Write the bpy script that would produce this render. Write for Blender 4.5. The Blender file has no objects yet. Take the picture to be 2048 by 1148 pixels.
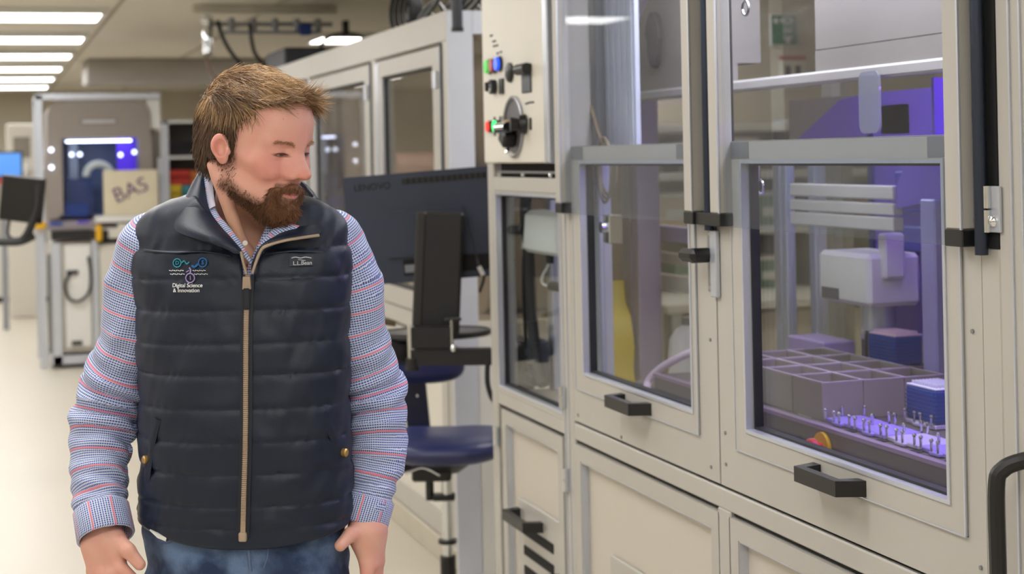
import bpy, bmesh, math, random
import numpy as np
from mathutils import Vector, Matrix
random.seed(7); RNG = np.random.default_rng(7)
scene = bpy.context.scene
COL = scene.collection

# ------------------------------------------------------------------ camera
F_PX, CX, CY, CAM_H = 3300.0, 1024.0, 308.0, 1.63
YAW, ROLL = math.atan(1046 / 3300.0), math.radians(1.2)
fw = Vector((math.sin(YAW), math.cos(YAW), 0)); r0 = Vector((math.cos(YAW), -math.sin(YAW), 0)); u0 = Vector((0, 0, 1))
cr = r0 * math.cos(ROLL) - u0 * math.sin(ROLL); cu = r0 * math.sin(ROLL) + u0 * math.cos(ROLL)
cam_d = bpy.data.cameras.new('camera'); cam = bpy.data.objects.new('camera', cam_d); COL.objects.link(cam)
mw = Matrix.Identity(4)
for i in range(3):
    mw[i][0], mw[i][1], mw[i][2] = cr[i], cu[i], -fw[i]
mw[2][3] = CAM_H
cam.matrix_world = mw
cam_d.sensor_fit = 'HORIZONTAL'; cam_d.sensor_width = 36.0
cam_d.lens = F_PX * 36.0 / 2048.0
cam_d.shift_y = (CY - 574.0) / 2048.0
cam_d.clip_start = 0.05; cam_d.clip_end = 100
cam_d.dof.use_dof = True; cam_d.dof.focus_distance = 2.92; cam_d.dof.aperture_fstop = 4.6
scene.camera = cam

# ------------------------------------------------------------------ world, exposure
w = bpy.data.worlds.new('world'); scene.world = w; w.use_nodes = True
w.node_tree.nodes['Background'].inputs[0].default_value = (0.9, 0.95, 1.0, 1)
w.node_tree.nodes['Background'].inputs[1].default_value = 0.15
scene.view_settings.view_transform = 'Standard'; scene.view_settings.look = 'None'
scene.view_settings.exposure = -0.08; scene.view_settings.gamma = 1.0
scene.view_settings.use_curve_mapping = False
LIGHT_STRENGTH = 11.0
cy = scene.cycles
cy.use_denoising = True; cy.max_bounces = 10; cy.transparent_max_bounces = 40
cy.diffuse_bounces = 4; cy.glossy_bounces = 4; cy.transmission_bounces = 6
cy.caustics_reflective = False; cy.caustics_refractive = False; cy.sample_clamp_indirect = 6.0

# ------------------------------------------------------------------ materials
def lin(c):
    return tuple(((v / 255) / 12.92 if v / 255 <= 0.04045 else ((v / 255 + 0.055) / 1.055) ** 2.4) for v in c[:3]) + (1.0,)
class NT:
    def __init__(s, m): s.t = m.node_tree; s.n = s.t.nodes; s.l = s.t.links
    def add(s, ty, **kw):
        n = s.n.new(ty)
        for k, v in kw.items(): setattr(n, k, v)
        return n
    def link(s, a, b): s.l.new(a, b)
    def math(s, op, a, b=None, c=None):
        n = s.add('ShaderNodeMath', operation=op)
        for i, v in enumerate((a, b, c)):
            if v is None: continue
            if isinstance(v, (int, float)): n.inputs[i].default_value = v
            else: s.link(v, n.inputs[i])
        return n.outputs[0]
    def mix(s, fac, a, b):
        n = s.add('ShaderNodeMix', data_type='RGBA')
        for i, v in ((0, fac), (6, a), (7, b)):
            if isinstance(v, (int, float)): n.inputs[i].default_value = v
            elif isinstance(v, tuple): n.inputs[i].default_value = v
            else: s.link(v, n.inputs[i])
        return n.outputs[2]
MATS = {}
def mat(name, c=None, rough=0.5, metal=0.0, var=0.06, scale=8.0, bump=0.0, bscale=200.0, coat=0.0, sheen=0.0, emit=None, es=0.0, spec=0.5, sub=0.0):
    if name in MATS: return MATS[name]
    m = bpy.data.materials.new(name); m.use_nodes = True
    t = NT(m); b = t.n['Principled BSDF']
    c1 = lin(c); c2 = tuple(max(0, v * (1 - var * 2.2)) for v in c1[:3]) + (1,)
    tc = t.add('ShaderNodeTexCoord'); nz = t.add('ShaderNodeTexNoise'); nz.inputs['Scale'].default_value = scale; nz.inputs['Detail'].default_value = 4
    t.link(tc.outputs['Object'], nz.inputs['Vector'])
    t.link(t.mix(nz.outputs[0], c2, c1), b.inputs['Base Color'])
    b.inputs['Roughness'].default_value = rough; b.inputs['Metallic'].default_value = metal
    b.inputs['Coat Weight'].default_value = coat; b.inputs['Sheen Weight'].default_value = sheen
    b.inputs['Specular IOR Level'].default_value = spec
    if sub: b.inputs['Subsurface Weight'].default_value = sub; b.inputs['Subsurface Radius'].default_value = (1, .35, .2); b.inputs['Subsurface Scale'].default_value = 0.006
    if emit: b.inputs['Emission Color'].default_value = lin(emit); b.inputs['Emission Strength'].default_value = es
    if bump:
        n2 = t.add('ShaderNodeTexNoise'); n2.inputs['Scale'].default_value = bscale; t.link(tc.outputs['Object'], n2.inputs['Vector'])
        bp = t.add('ShaderNodeBump'); bp.inputs['Strength'].default_value = bump; bp.inputs['Distance'].default_value = 0.002
        t.link(n2.outputs[0], bp.inputs['Height']); t.link(bp.outputs[0], b.inputs['Normal'])
    MATS[name] = m
    return m
def glass(name, tint=(250, 252, 252), ior=1.45, haze=0.0):
    m = bpy.data.materials.new(name); m.use_nodes = True; t = NT(m); t.n.remove(t.n['Principled BSDF'])
    o = t.n['Material Output']; tr = t.add('ShaderNodeBsdfTransparent'); tr.inputs[0].default_value = lin(tint)
    gl = t.add('ShaderNodeBsdfGlossy'); gl.inputs['Roughness'].default_value = 0.01
    fr = t.add('ShaderNodeFresnel'); ge = t.add('ShaderNodeNewGeometry')
    t.link(t.math('ADD', ior, t.math('MULTIPLY', ge.outputs['Backfacing'], 1/ior-ior)), fr.inputs[0])
    mx = t.add('ShaderNodeMixShader'); t.link(fr.outputs[0], mx.inputs[0]); t.link(tr.outputs[0], mx.inputs[1]); t.link(gl.outputs[0], mx.inputs[2])
    out = mx.outputs[0]
    if haze:
        df = t.add('ShaderNodeBsdfDiffuse'); df.inputs[0].default_value = lin((220, 222, 230))
        m2 = t.add('ShaderNodeMixShader'); m2.inputs[0].default_value = haze; t.link(out, m2.inputs[1]); t.link(df.outputs[0], m2.inputs[2]); out = m2.outputs[0]
    t.link(out, o.inputs[0]); MATS[name] = m
    return m
BEIGE = mat('beige_powder_coat', (182, 179, 173), 0.42, var=0.03)
CREAM = mat('cream_panel', (214, 210, 200), 0.45, var=0.02)
WHITE = mat('white_plastic', (226, 226, 224), 0.4, var=0.02)
ALU = mat('anodised_aluminium', (205, 210, 222), 0.32, 0.55, var=0.04)
ALUD = mat('grey_aluminium', (150, 152, 158), 0.38, 0.6, var=0.05)
CHROME = mat('chrome', (225, 228, 232), 0.12, 1.0, var=0.02)
BLACK = mat('black_plastic', (24, 24, 27), 0.42, var=0.1)
RUBBER = mat('black_rubber', (30, 32, 36), 0.65, var=0.1)
DARK = mat('dark_void', (14, 14, 16), 0.8)
GREYP = mat('warm_grey_plastic', (150, 143, 138), 0.45, var=0.04)
DECK = mat('dark_grey_deck', (92, 84, 88), 0.4, var=0.08)
BLUEP = mat('blue_plastic', (22, 62, 150), 0.4, var=0.05)
REDP = mat('red_plastic', (205, 40, 36), 0.4)
YEL = mat('yellow_plastic', (228, 176, 30), 0.45)
GREENP = mat('green_plastic', (40, 150, 60), 0.35)
GLASS = glass('clear_glass', (246, 249, 250), 1.25)
PLEXI = glass('clear_acrylic', (240, 243, 247), 1.16, 0.025)
BGGLASS = glass('tinted_glass', (232, 228, 222), 1.4, 0.03)

# ------------------------------------------------------------------ geometry
class G:
    def __init__(s): s.v = []; s.f = []
    def _a(s, vs, fs):
        o = len(s.v); s.v += [tuple(map(float, p)) for p in vs]; s.f += [tuple(i + o for i in f) for f in fs]; return s
    def box(s, x0, x1, y0, y1, z0, z1, c=0.0):
        x0, x1 = sorted((x0, x1)); y0, y1 = sorted((y0, y1)); z0, z1 = sorted((z0, z1))
        if not c:
            return s._a([(x0,y0,z0),(x1,y0,z0),(x1,y1,z0),(x0,y1,z0),(x0,y0,z1),(x1,y0,z1),(x1,y1,z1),(x0,y1,z1)],
                        [(0,3,2,1),(4,5,6,7),(0,1,5,4),(1,2,6,5),(2,3,7,6),(3,0,4,7)])
        c = min(c, (x1-x0)*.49, (y1-y0)*.49, (z1-z0)*.49)
        vs, ix = [], {}
        for sx in (0, 1):
            for sy in (0, 1):
                for sz in (0, 1):
                    p = [(x0, x1)[sx], (y0, y1)[sy], (z0, z1)[sz]]; q = [p[0] + c*(1-2*sx), p[1] + c*(1-2*sy), p[2] + c*(1-2*sz)]
                    for a in range(3):
                        r = list(q); r[a] = p[a]; ix[sx, sy, sz, a] = len(vs); vs.append(r)
        fs = []
        for a in range(3):
            b, d = [(1, 2), (2, 0), (0, 1)][a]
            for sa in (0, 1):
                def k(sb, sd):
                    e = [0, 0, 0]; e[a] = sa; e[b] = sb; e[d] = sd; return ix[e[0], e[1], e[2], a]
                q = (k(0,0), k(1,0), k(1,1), k(0,1)); fs.append(q if sa else q[::-1])
            for sb in (0, 1):
                for sd in (0, 1):
                    def k2(sa, ax):
                        e = [0, 0, 0]; e[a] = sa; e[b] = sb; e[d] = sd; return ix[e[0], e[1], e[2], ax]
                    q = (k2(0,b), k2(1,b), k2(1,d), k2(0,d)); fs.append(q if sb != sd else q[::-1])
        for sx in (0, 1):
            for sy in (0, 1):
                for sz in (0, 1):
                    q = tuple(ix[sx, sy, sz, a] for a in range(3)); fs.append(q if (sx+sy+sz) % 2 else q[::-1])
        return s._a(vs, fs)
    def tube(s, pts, r, n=10, caps=True):
        P = [Vector(p) for p in pts]; N = len(P); R = r if hasattr(r, '__len__') else [r]*N
        ref = None; vs = []; fs = []
        for i in range(N):
            t = (P[min(i+1, N-1)] - P[max(i-1, 0)]).normalized()
            if ref is None: ref = Vector((0, 0, 1)) if abs(t.z) < .9 else Vector((1, 0, 0))
            a = (ref - t*ref.dot(t)).normalized(); ref = a; b = t.cross(a)
            for k in range(n):
                an = 2*math.pi*k/n; vs.append(P[i] + (a*math.cos(an) + b*math.sin(an))*R[i])
        for i in range(N-1):
            for k in range(n):
                fs.append((i*n+k, i*n+(k+1) % n, (i+1)*n+(k+1) % n, (i+1)*n+k))
        if caps: fs += [tuple(range(n))[::-1], tuple(range((N-1)*n, N*n))]
        return s._a(vs, fs)
    def cyl(s, p0, p1, r, n=16, r1=None):
        return s.tube([p0, p1], [r, r if r1 is None else r1], n)
    def prism(s, poly, ax, a, b):
        n = len(poly); vs = []
        for h in (a, b):
            for (p, q) in poly: vs.append({'x': (h, p, q), 'y': (p, h, q), 'z': (p, q, h)}[ax])
        fs = [tuple(range(n))[::-1], tuple(range(n, 2*n))] + [(i, (i+1) % n, n+(i+1) % n, n+i) for i in range(n)]
        return s._a(vs, fs)
    def ring(s, ax, o, i, a, b):
        """rectangular frame: o/i = (p0,p1,q0,q1) outer and inner, extruded a..b along ax"""
        def P(p, q, h): return {'x': (h, p, q), 'y': (p, h, q), 'z': (p, q, h)}[ax]
        O = [(o[0],o[2]),(o[1],o[2]),(o[1],o[3]),(o[0],o[3])]; I = [(i[0],i[2]),(i[1],i[2]),(i[1],i[3]),(i[0],i[3])]
        vs = [P(*p, a) for p in O] + [P(*p, a) for p in I] + [P(*p, b) for p in O] + [P(*p, b) for p in I]
        fs = []
        for k in range(4):
            m = (k+1) % 4
            fs += [(k, m, 4+m, 4+k), (8+k, 12+k, 12+m, 8+m), (k, 8+k, 8+m, m), (4+k, 4+m, 12+m, 12+k)]
        return s._a(vs, fs)
    def sphere(s, c, r, n=12, sc=(1, 1, 1)):
        vs = []; fs = []; m = n//2
        for i in range(m+1):
            th = math.pi*i/m
            for k in range(n):
                ph = 2*math.pi*k/n
                vs.append((c[0]+r*sc[0]*math.sin(th)*math.cos(ph), c[1]+r*sc[1]*math.sin(th)*math.sin(ph), c[2]+r*sc[2]*math.cos(th)))
        for i in range(m):
            for k in range(n): fs.append((i*n+k, (i+1)*n+k, (i+1)*n+(k+1) % n, i*n+(k+1) % n))
        return s._a(vs, fs)
    def rot(s, M):
        s.v = [tuple(M @ Vector(p)) for p in s.v]; return s
def rrect(x0, x1, y0, y1, r, n=6):
    out = []
    for (cx_, cy_, a0) in ((x1-r, y1-r, 0), (x0+r, y1-r, 90), (x0+r, y0+r, 180), (x1-r, y0+r, 270)):
        for k in range(n+1):
            a = math.radians(a0 + 90*k/n); out.append((cx_ + r*math.cos(a), cy_ + r*math.sin(a)))
    return out
def spline(pts, n=8):
    P = [Vector(p) for p in pts]; out = []
    for i in range(len(P)-1):
        a = P[max(i-1, 0)]; b = P[i]; c = P[i+1]; d = P[min(i+2, len(P)-1)]
        for k in range(n):
            t = k/n; out.append(0.5*((2*b) + (c-a)*t + (2*a-5*b+4*c-d)*t*t + (3*b-a-3*c+d)*t**3))
    out.append(P[-1]); return out
def mesh_from(name, v, f, m, smooth=35, fix=True):
    me = bpy.data.meshes.new(name); me.from_pydata([tuple(p) for p in v], [], [tuple(q) for q in f]); me.update()
    if fix:
        bm = bmesh.new(); bm.from_mesh(me); bmesh.ops.remove_doubles(bm, verts=bm.verts, dist=1e-6); bmesh.ops.recalc_face_normals(bm, faces=bm.faces); bm.to_mesh(me); bm.free()
    if smooth:
        me.shade_smooth(); me.set_sharp_from_angle(angle=math.radians(smooth))
    me.materials.append(m)
    return me
def obj(name, data, parent=None, loc=(0, 0, 0), label=None):
    o = bpy.data.objects.new(name, data); COL.objects.link(o); o.location = loc
    if parent is not None: o.parent = parent
    if label: o['label'] = label
    return o
ORG = {}
def origin(o):
    while o is not None:
        if o.name in ORG: return ORG[o.name]
        o = o.parent
    return Vector((0, 0, 0))
def part(name, g, m, parent=None, label=None, smooth=35):
    """g is in world coordinates; stored relative to the thing's origin"""
    if parent is not None:
        og = origin(parent); g = [(p[0]-og.x, p[1]-og.y, p[2]-og.z) for p in g.v], g.f
    else: g = g.v, g.f
    return obj(name, mesh_from(name, g[0], g[1], m, smooth), parent, label=label)
def tag(o, label, cat, group=None):
    o['label'] = label; o['category'] = cat
    if group: o['group'] = group
    return o
def thing(name, label, cat, loc=(0, 0, 0), group=None):
    o = obj(name, None, None, loc); ORG[o.name] = Vector(loc); return tag(o, label, cat, group)
def single(name, g, m, label, cat, group=None, smooth=35):
    xs = np.array(g.v); c = Vector(((xs[:, 0].min()+xs[:, 0].max())/2, (xs[:, 1].min()+xs[:, 1].max())/2, xs[:, 2].min()))
    me = mesh_from(name, [(p[0]-c.x, p[1]-c.y, p[2]-c.z) for p in g.v], g.f, m, smooth)
    o = obj(name, me, None, c); ORG[o.name] = c; return tag(o, label, cat, group)
def struct(name, g, m, parent=None):
    o = part(name, g, m, parent)
    if parent is None: o['kind'] = 'structure'; ORG[o.name] = Vector((0, 0, 0))
    return o
def text(name, s, size, m, parent, mw, ext=0.0008):
    cu_ = bpy.data.curves.new(name, 'FONT'); cu_.body = s; cu_.size = size; cu_.extrude = ext; cu_.align_x = 'CENTER'; cu_.align_y = 'CENTER'
    t = bpy.data.objects.new(name, cu_); COL.objects.link(t)
    dg = bpy.context.evaluated_depsgraph_get(); me = bpy.data.meshes.new_from_object(t.evaluated_get(dg))
    bpy.data.objects.remove(t); me.name = name
    if parent is not None: mw = Matrix.Translation(-origin(parent)) @ mw
    me.transform(mw); me.materials.clear(); me.materials.append(m)
    return obj(name, me, parent)

# ------------------------------------------------------------------ room
def floor_mat():
    m = mat('cream_vinyl_floor', (194, 187, 172), 0.34, var=0.02, scale=1.5); t = NT(m); return m
WALL = mat('wall_paint', (200, 193, 176), 0.7, var=0.02, scale=2)
CEIL = mat('ceiling_paint', (230, 224, 212), 0.75, var=0.02, scale=2)
CZ, XL, XR, YN, YF = 2.70, -4.2, 5.0, -2.6, 25.4
struct('floor', G().box(XL, XR, YN, YF, -0.1, 0), floor_mat())
struct('ceiling', G().box(XL, XR, YN, YF, CZ, CZ+0.1), CEIL)
struct('wall_back', G().box(XL, XR, YF, YF+.1, 0, CZ), WALL)
struct('wall_front', G().box(XL, XR, YN-.1, YN, 0, CZ), WALL)
struct('wall_left', G().box(XL-.1, XL, YN, YF, 0, CZ), WALL)
struct('wall_right', G().box(XR, XR+.1, YN, YF, 0, CZ), WALL)
struct('wall_partition', G().box(3.05, XR, 8.0, 8.12, 0, CZ), WALL)
struct('trim_1', G().box(0.98, XR, 17.4, 18.4, 2.44, CZ, .02), mat('grey_bulkhead', (176, 172, 168), .45, .2))
for k, x in enumerate((0.86, 1.92, 3.36)):
    struct('trim_%d' % (k+2), G().box(x-.012, x+.012, YN, YF, CZ-.008, CZ), mat('ceiling_bar', (178, 168, 152), .6))
struct('baseboard_back', G().box(XL, XR, YF-.015, YF, 0, .1), mat('skirting', (170, 162, 150), .6))
TUBE = mat('lit_diffuser', (255, 252, 244), .5, emit=(255, 253, 250), es=LIGHT_STRENGTH)
LX = [(-2.55, 'far left row by the side wall'), (0.16, 'left row over the walkway'), (2.64, 'right row above the enclosures')]
proto = None
for ci, (x, wtxt) in enumerate(LX):
    for k in range(12):
        y = 12.0 - 2.2*6 + 2.2*k
        if y > 24.6 or (ci == 0 and y > 9.5): continue
        nth = ['nearest', 'second', 'third', 'fourth', 'fifth', 'sixth', 'seventh', 'eighth', 'ninth', 'tenth', 'eleventh', 'farthest'][k]
        if ci == 2 and y > 9.5 and k not in (7, 8): continue
        t = thing('ceiling_light', 'lit white ceiling light panel, %s in the %s' % (nth, wtxt), 'ceiling light', (x, y, CZ), 'ceiling light panels')
        if proto is None:
            a = part('frame', G().ring('z', (x-.62, x+.62, y-.34, y+.34), (x-.60, x+.60, y-.32, y+.32), CZ-.05, CZ-.001), WHITE, t)
            b = part('diffuser', G().box(x-.60, x+.60, y-.32, y+.32, CZ-.045, CZ-.03), TUBE, t); proto = (a, b)
        else:
            for q in proto: obj(q.name.split('.')[0], q.data, t)
        if ci == 1 and y > 9.5: t.location.x = -.44; t.scale.x = 2.0
        if ci == 2 and y > 9.5: t.location.x = 2.98; t.scale.x = .42
# ------------------------------------------------------------------ front enclosure (face plane X = 1.55)
X0 = 1.55; TOP = 2.32
enc = thing('robot_enclosure', 'large beige framed glass robot enclosure at the right with two lift-up windows', 'enclosure', (X0, 3.7, 0))
def P(name, g, m=BEIGE, parent=enc, label=None, smooth=35): return part(name, g, m, parent, label, smooth)
def fpost(y0, y1, z0=0.0, z1=TOP, x0=X0, x1=X0+.07):
    o = P('frame_post', G().box(x0, x1, y0, y1, z0, z1, .003)); return o
fpost(5.095, 5.16); fpost(4.365, 4.44); fpost(2.20, 2.30); fpost(1.20, 1.28)
for y in (4.70, 3.39, 2.2, 1.2): P('frame_post', G().box(2.56, 2.63, y, y+.065, 0, TOP, .003))
P('frame_post', G().box(X0, X0+.07, 3.345, 3.412, 0, .826, .003))
# thin bright extrusion edges on the posts
for y, z0 in ((4.44, .0), (4.405, .0), (2.262, 0), (2.233, 0)):
    P('edge_strip', G().box(X0-.003, X0+.002, y-.003, y+.001, z0, TOP if y < 3 else 1.47), ALU)
# rails
for (y0, y1, z0, z1) in ((4.44, 5.095, 1.512, 1.557), (4.44, 5.095, .826, .868), (2.30, 4.365, .826, .872), (4.44, 5.095, 2.285, TOP), (2.30, 4.365, 2.26, TOP), (1.28, 2.2, 2.26, TOP), (1.28, 2.2, .826, .872)):
    P('frame_rail', G().box(X0, X0+.07, y0, y1, z0, z1, .003))
P('plinth', G().box(X0+.04, 2.6, 1.2, 5.16, 0, .06), DARK)
for (y0, y1) in ((1.28, 5.095),):
    P('frame_rail', G().box(2.56, 2.63, y0, y1, .83, .87)); P('frame_rail', G().box(2.56, 2.63, y0, y1, 2.26, TOP))
P('roof_pane', G().box(X0+.02, 2.61, 1.22, 5.14, TOP, TOP+.008), GLASS)
P('front_plate', G().box(X0, X0+.03, 2.30, 2.352, .88, 1.46, .002))
P('worktop', G().box(X0+.07, 2.56, 1.28, 5.095, .845, .865), mat('inner_floor', (150, 142, 130), .5))
for (y0, y1) in ((1.29, 2.2), (2.27, 3.39), (3.46, 5.09)): P('rear_pane', G().box(2.592, 2.598, y0, y1, .87, 2.26), BGGLASS)
P('rear_panel', G().box(2.585, 2.60, 1.28, 5.09, .05, .83), CREAM)
P('end_pane', G().box(X0+.075, 2.56, 5.125, 5.131, .87, 2.28), BGGLASS)
P('end_panel', G().box(X0+.07, 2.56, 5.11, 5.125, .05, .83), CREAM)
# dark shadow gaps
P('shadow_gap', G().box(X0+.01, X0+.05, 2.30, 4.365, .872, .880), DARK)
P('shadow_gap', G().box(X0+.01, X0+.05, 2.30, 5.095, .818, .826), DARK)

def bridge_handle(y0, y1, z, parent, proj=.058, h=.03):
    """black bridge handle: bar along Y with two slanted feet"""
    ym0, ym1 = y0+.028, y1-.028
    prof = [(X0+.001, y0), (X0-proj, ym0-.006), (X0-proj, ym1+.006), (X0+.001, y1), (X0+.001, y1-.03), (X0-proj+.018, ym1-.012), (X0-proj+.018, ym0+.012), (X0+.001, y0+.03)]
    h_ = P('handle', G().prism(prof, 'z', z-h/2, z+h/2), BLACK, parent, 'black bridge pull handle', smooth=20)
    for y in (y0+.012, y1-.012): P('screw', G().cyl((X0-.012, y, z), (X0-.004, y, z), .005, 8), CHROME, h_)
    return h_
def sash(y0, y1, py0, py1, iy0, iy1, txt):
    """fixed front plate with lift-up sash: plate y0..y1, sash iy0..iy1, pane py0..py1"""
    pl = P('front_plate', G().ring('x', (y0, y1, .880, 1.648), (iy0, iy1, .972, 1.647), X0, X0+.03))
    sd = P('sash_door', G().ring('x', (iy0+.002, iy1-.002, .974, 1.646), (py0, py1, 1.02, 1.605), X0-.004, X0+.034), BEIGE, enc, txt)
    e = .0025
    for g_ in (G().box(X0-.006, X0-.003, iy0, iy0+e*1.6, .974, 1.64), G().box(X0-.006, X0-.003, iy1-e, iy1, .974, 1.64), G().box(X0-.006, X0-.003, iy0, iy1, .972, .972+e)):
        P('edge_strip', g_, ALU, sd)
    P('window_lip', G().ring('x', (py0-.002, py1+.002, 1.018, 1.607), (py0+.006, py1-.006, 1.026, 1.599), X0-.007, X0+.012), ALU, sd)
    P('gasket', G().ring('x', (py0-.001, py1+.001, 1.019, 1.606), (py0+.011, py1-.011, 1.031, 1.594), X0+.012, X0+.032), RUBBER, sd)
    P('pane', G().box(X0+.026, X0+.031, py0, py1, 1.02, 1.605), GLASS, sd)
    for yy in (iy0+.05, iy1-.05): P('corner_block', G().box(X0-.0055, X0-.003, yy-.045, yy+.045, 1.61, 1.645), ALUD, sd)
    bridge_handle((py0+py1)/2-.095-.02, (py0+py1)/2+.095-.02+.02, .992, sd)
    return sd
sL = sash(3.395, 4.362, 3.525, 4.265, 3.497, 4.333, 'left lift-up glass window in beige frame')
sR = sash(2.352, 3.388, 2.452, 3.245, 2.405, 3.30, 'right lift-up glass window in beige frame')
for (y, z) in ((4.33, .90), (4.0, .89), (3.44, .91), (3.36, .93), (2.38, 1.32), (2.37, .93), (3.43, 1.2), (3.36, 1.0)):
    P('screw', G().cyl((X0-.003, y, z), (X0+.002, y, z), .004, 10), ALUD)
# upper guards: stiles, black end blocks and clear sheets in front of the sash tops
for (a, b) in ((4.337, 4.385), (3.437, 3.485), (3.292, 3.343), (2.352, 2.402)):
    st = P('guard_stile', G().box(X0-.035, X0-.001, a, b, 1.49, TOP-.03, .003))
    P('end_block', G().box(X0-.036, X0-.002, a-.002, b+.002, 1.462, 1.49, .002), BLACK, st)
    P('edge_strip', G().box(X0-.037, X0-.034, a-.001, a+.004, 1.49, TOP-.03), ALU, st)
for (a, b) in ((3.485, 4.337), (2.402, 3.292)):
    P('guard_sheet', G().box(X0-.024, X0-.019, a-.01, b+.01, 1.462, TOP-.04), PLEXI)
# black channels with lifting rods
for (a, b) in ((3.348, 3.432), (2.302, 2.350)):
    ch = P('lift_channel', G().box(X0+.0, X0+.03, a, b, 1.46, TOP-.03), RUBBER)
    m_ = (a+b)/2
    P('lift_rod', G().cyl((X0-.016, m_, 1.45), (X0-.016, m_, TOP-.03), .011, 12), mat('blued_steel', (60, 68, 84), .3, .7), ch)
    for dy in (-.022, .022): P('bolt_head', G().sphere((X0-.006, m_+dy, 1.505), .010, 10), CHROME, ch)
P('channel_foot', G().box(X0-.03, X0-.001, 3.345, 3.435, 1.462, 1.49, .002), BLACK)
P('lift_channel', G().box(X0-.0, X0+.04, 4.386, 4.43, 1.46, TOP-.03), DARK)
# latch between the windows
lp = P('latch_plate', G().box(X0-.012, X0-.001, 3.368, 3.40, 1.30, 1.45, .002), ALU)
P('latch_plate', G().box(X0-.006, X0-.001, 3.40, 3.425, 1.31, 1.455, .001), ALUD, lp)
P('latch_hub', G().cyl((X0-.01, 3.413, 1.393), (X0-.05, 3.413, 1.393), .017, 16), BLACK, lp)
P('latch_lever', G().box(X0-.06, X0-.035, 3.392, 3.475, 1.378, 1.408, .010), BLACK, lp, 'black turn lever')
for z in (1.32, 1.44): P('screw', G().cyl((X0-.008, 3.412, z), (X0-.004, 3.412, z), .005, 8), CHROME, lp)
def hinge(y, z, h=.075, w_=.026):
    hn = P('hinge', G().box(X0-.007, X0-.001, y-w_, y+w_, z, z+h, .001), ALU)
    P('hinge_barrel', G().cyl((X0-.010, y, z), (X0-.010, y, z+h*.48), .008, 12), CHROME, hn); P('hinge_barrel', G().cyl((X0-.010, y, z+h*.52), (X0-.010, y, z+h), .008, 12), CHROME, hn)
hinge(4.44, .905, .06, .012); hinge(4.425, .67, .065, .012); hinge(4.45, 2.06, .09, .012); hinge(2.318, 1.487, .075, .03); hinge(5.10, .69, .06, .012)
# third door at the right border with tall handle
P('front_plate', G().ring('x', (1.285, 2.198, .88, 2.255), (1.36, 2.12, 1.02, 2.2), X0, X0+.03)); P('pane', G().box(X0+.015, X0+.02, 1.36, 2.12, 1.02, 2.2), GLASS)
P('handle', G().tube(spline([(X0, 2.215, 1.135), (X0-.02, 2.222, 1.133), (X0-.045, 2.235, 1.12), (X0-.055, 2.24, 1.09), (X0-.055, 2.24, .95), (X0-.055, 2.24, .72), (X0-.045, 2.235, .69), (X0, 2.215, .675)], 6), .0135, 10), BLACK, label='tall black pull handle at the right edge')
# lower doors
def lower_door(y0, y1, plate=None, hand=None, txt=None):
    z0, z1 = .08, .814
    fr = .045
    d = P('cupboard_door', G().ring('x', (y0, y1, z0, z1), (y0+fr, y1-fr, z0+fr, z1-fr*.95), X0, X0+.03), BEIGE, enc, txt)
    P('edge_strip', G().ring('x', (y0+fr-.001, y1-fr+.001, z0+fr-.001, z1-fr*.95+.001), (y0+fr+.004, y1-fr-.004, z0+fr+.004, z1-fr*.95-.004), X0+.002, X0+.022), ALU, d)
    P('door_panel', G().box(X0+.022, X0+.028, y0+fr, y1-fr, z0+fr, z1-fr*.95), mat('door_panel_beige', (200, 193, 182), .45, var=.02), d)
    if plate:
        a, b, zt, zb = plate
        pl = P('louvre_plate', G().box(X0+.010, X0+.0215, a, b, zb, zt, .002), BEIGE, d)
        n = int((zt-.10-zb)/.062)
        for i in range(n):
            z = zt-.075-i*.062
            P('louvre_slot', G().box(X0+.006, X0+.011, a+.06, b-.06, z-.030, z+.0, .002), DARK, pl)
    if hand: bridge_handle(hand[0], hand[1], hand[2], d)
    return d
lower_door(4.47, 5.06, (4.535, 4.935, .555, .16), (4.66, 4.91, .515), 'narrow cupboard door with louvre plate')
lower_door(3.405, 4.365, (3.62, 4.13, .555, .16), None, 'wide cupboard door under the left window')
lower_door(2.355, 3.352, (2.6, 3.1, .5, .16), None, 'wide cupboard door under the right window')
lower_door(1.3, 2.2)
P('handle', G().tube(spline([(X0, 4.52, .40), (X0-.03, 4.53, .40), (X0-.05, 4.55, .385), (X0-.05, 4.57, .34), (X0-.05, 4.57, .20)], 5), .011, 8), BLACK)
# ---- column 1: control panel, slot and small window
cp = P('control_panel', G().box(X0-.03, X0+.03, 4.478, 5.09, 1.602, 2.285, .004), CREAM, enc, 'cream control panel with lamps and buttons')
P('edge_strip', G().box(X0-.034, X0+.03, 4.436, 4.478, 1.602, 2.285, .004), ALU, cp)
P('louvre_slot', G().box(X0+.02, X0+.03, 4.485, 5.075, 1.557, 1.600), DARK)
P('slot_rail', G().box(X0+.004, X0+.018, 4.49, 5.07, 1.570, 1.577), ALUD)
for y in (5.04, 4.80, 4.54): P('screw', G().sphere((X0+.006, y, 1.566), .008, 8), CHROME)
XP = X0-.03
def yz(px, py, X=XP):
    dx, dy = px-CX, py-CY; u = (dx*math.cos(ROLL)-dy*math.sin(ROLL))/F_PX; v = (dx*math.sin(ROLL)+dy*math.cos(ROLL))/F_PX
    r = (math.cos(YAW)*u+math.sin(YAW), -math.sin(YAW)*u+math.cos(YAW), -v); t = X/r[0]; return r[1]*t, CAM_H+r[2]*t
def lampc(c, e, n): return mat(n, c, .25, emit=e, es=1.2) if e else mat(n, c, .25)
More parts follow.
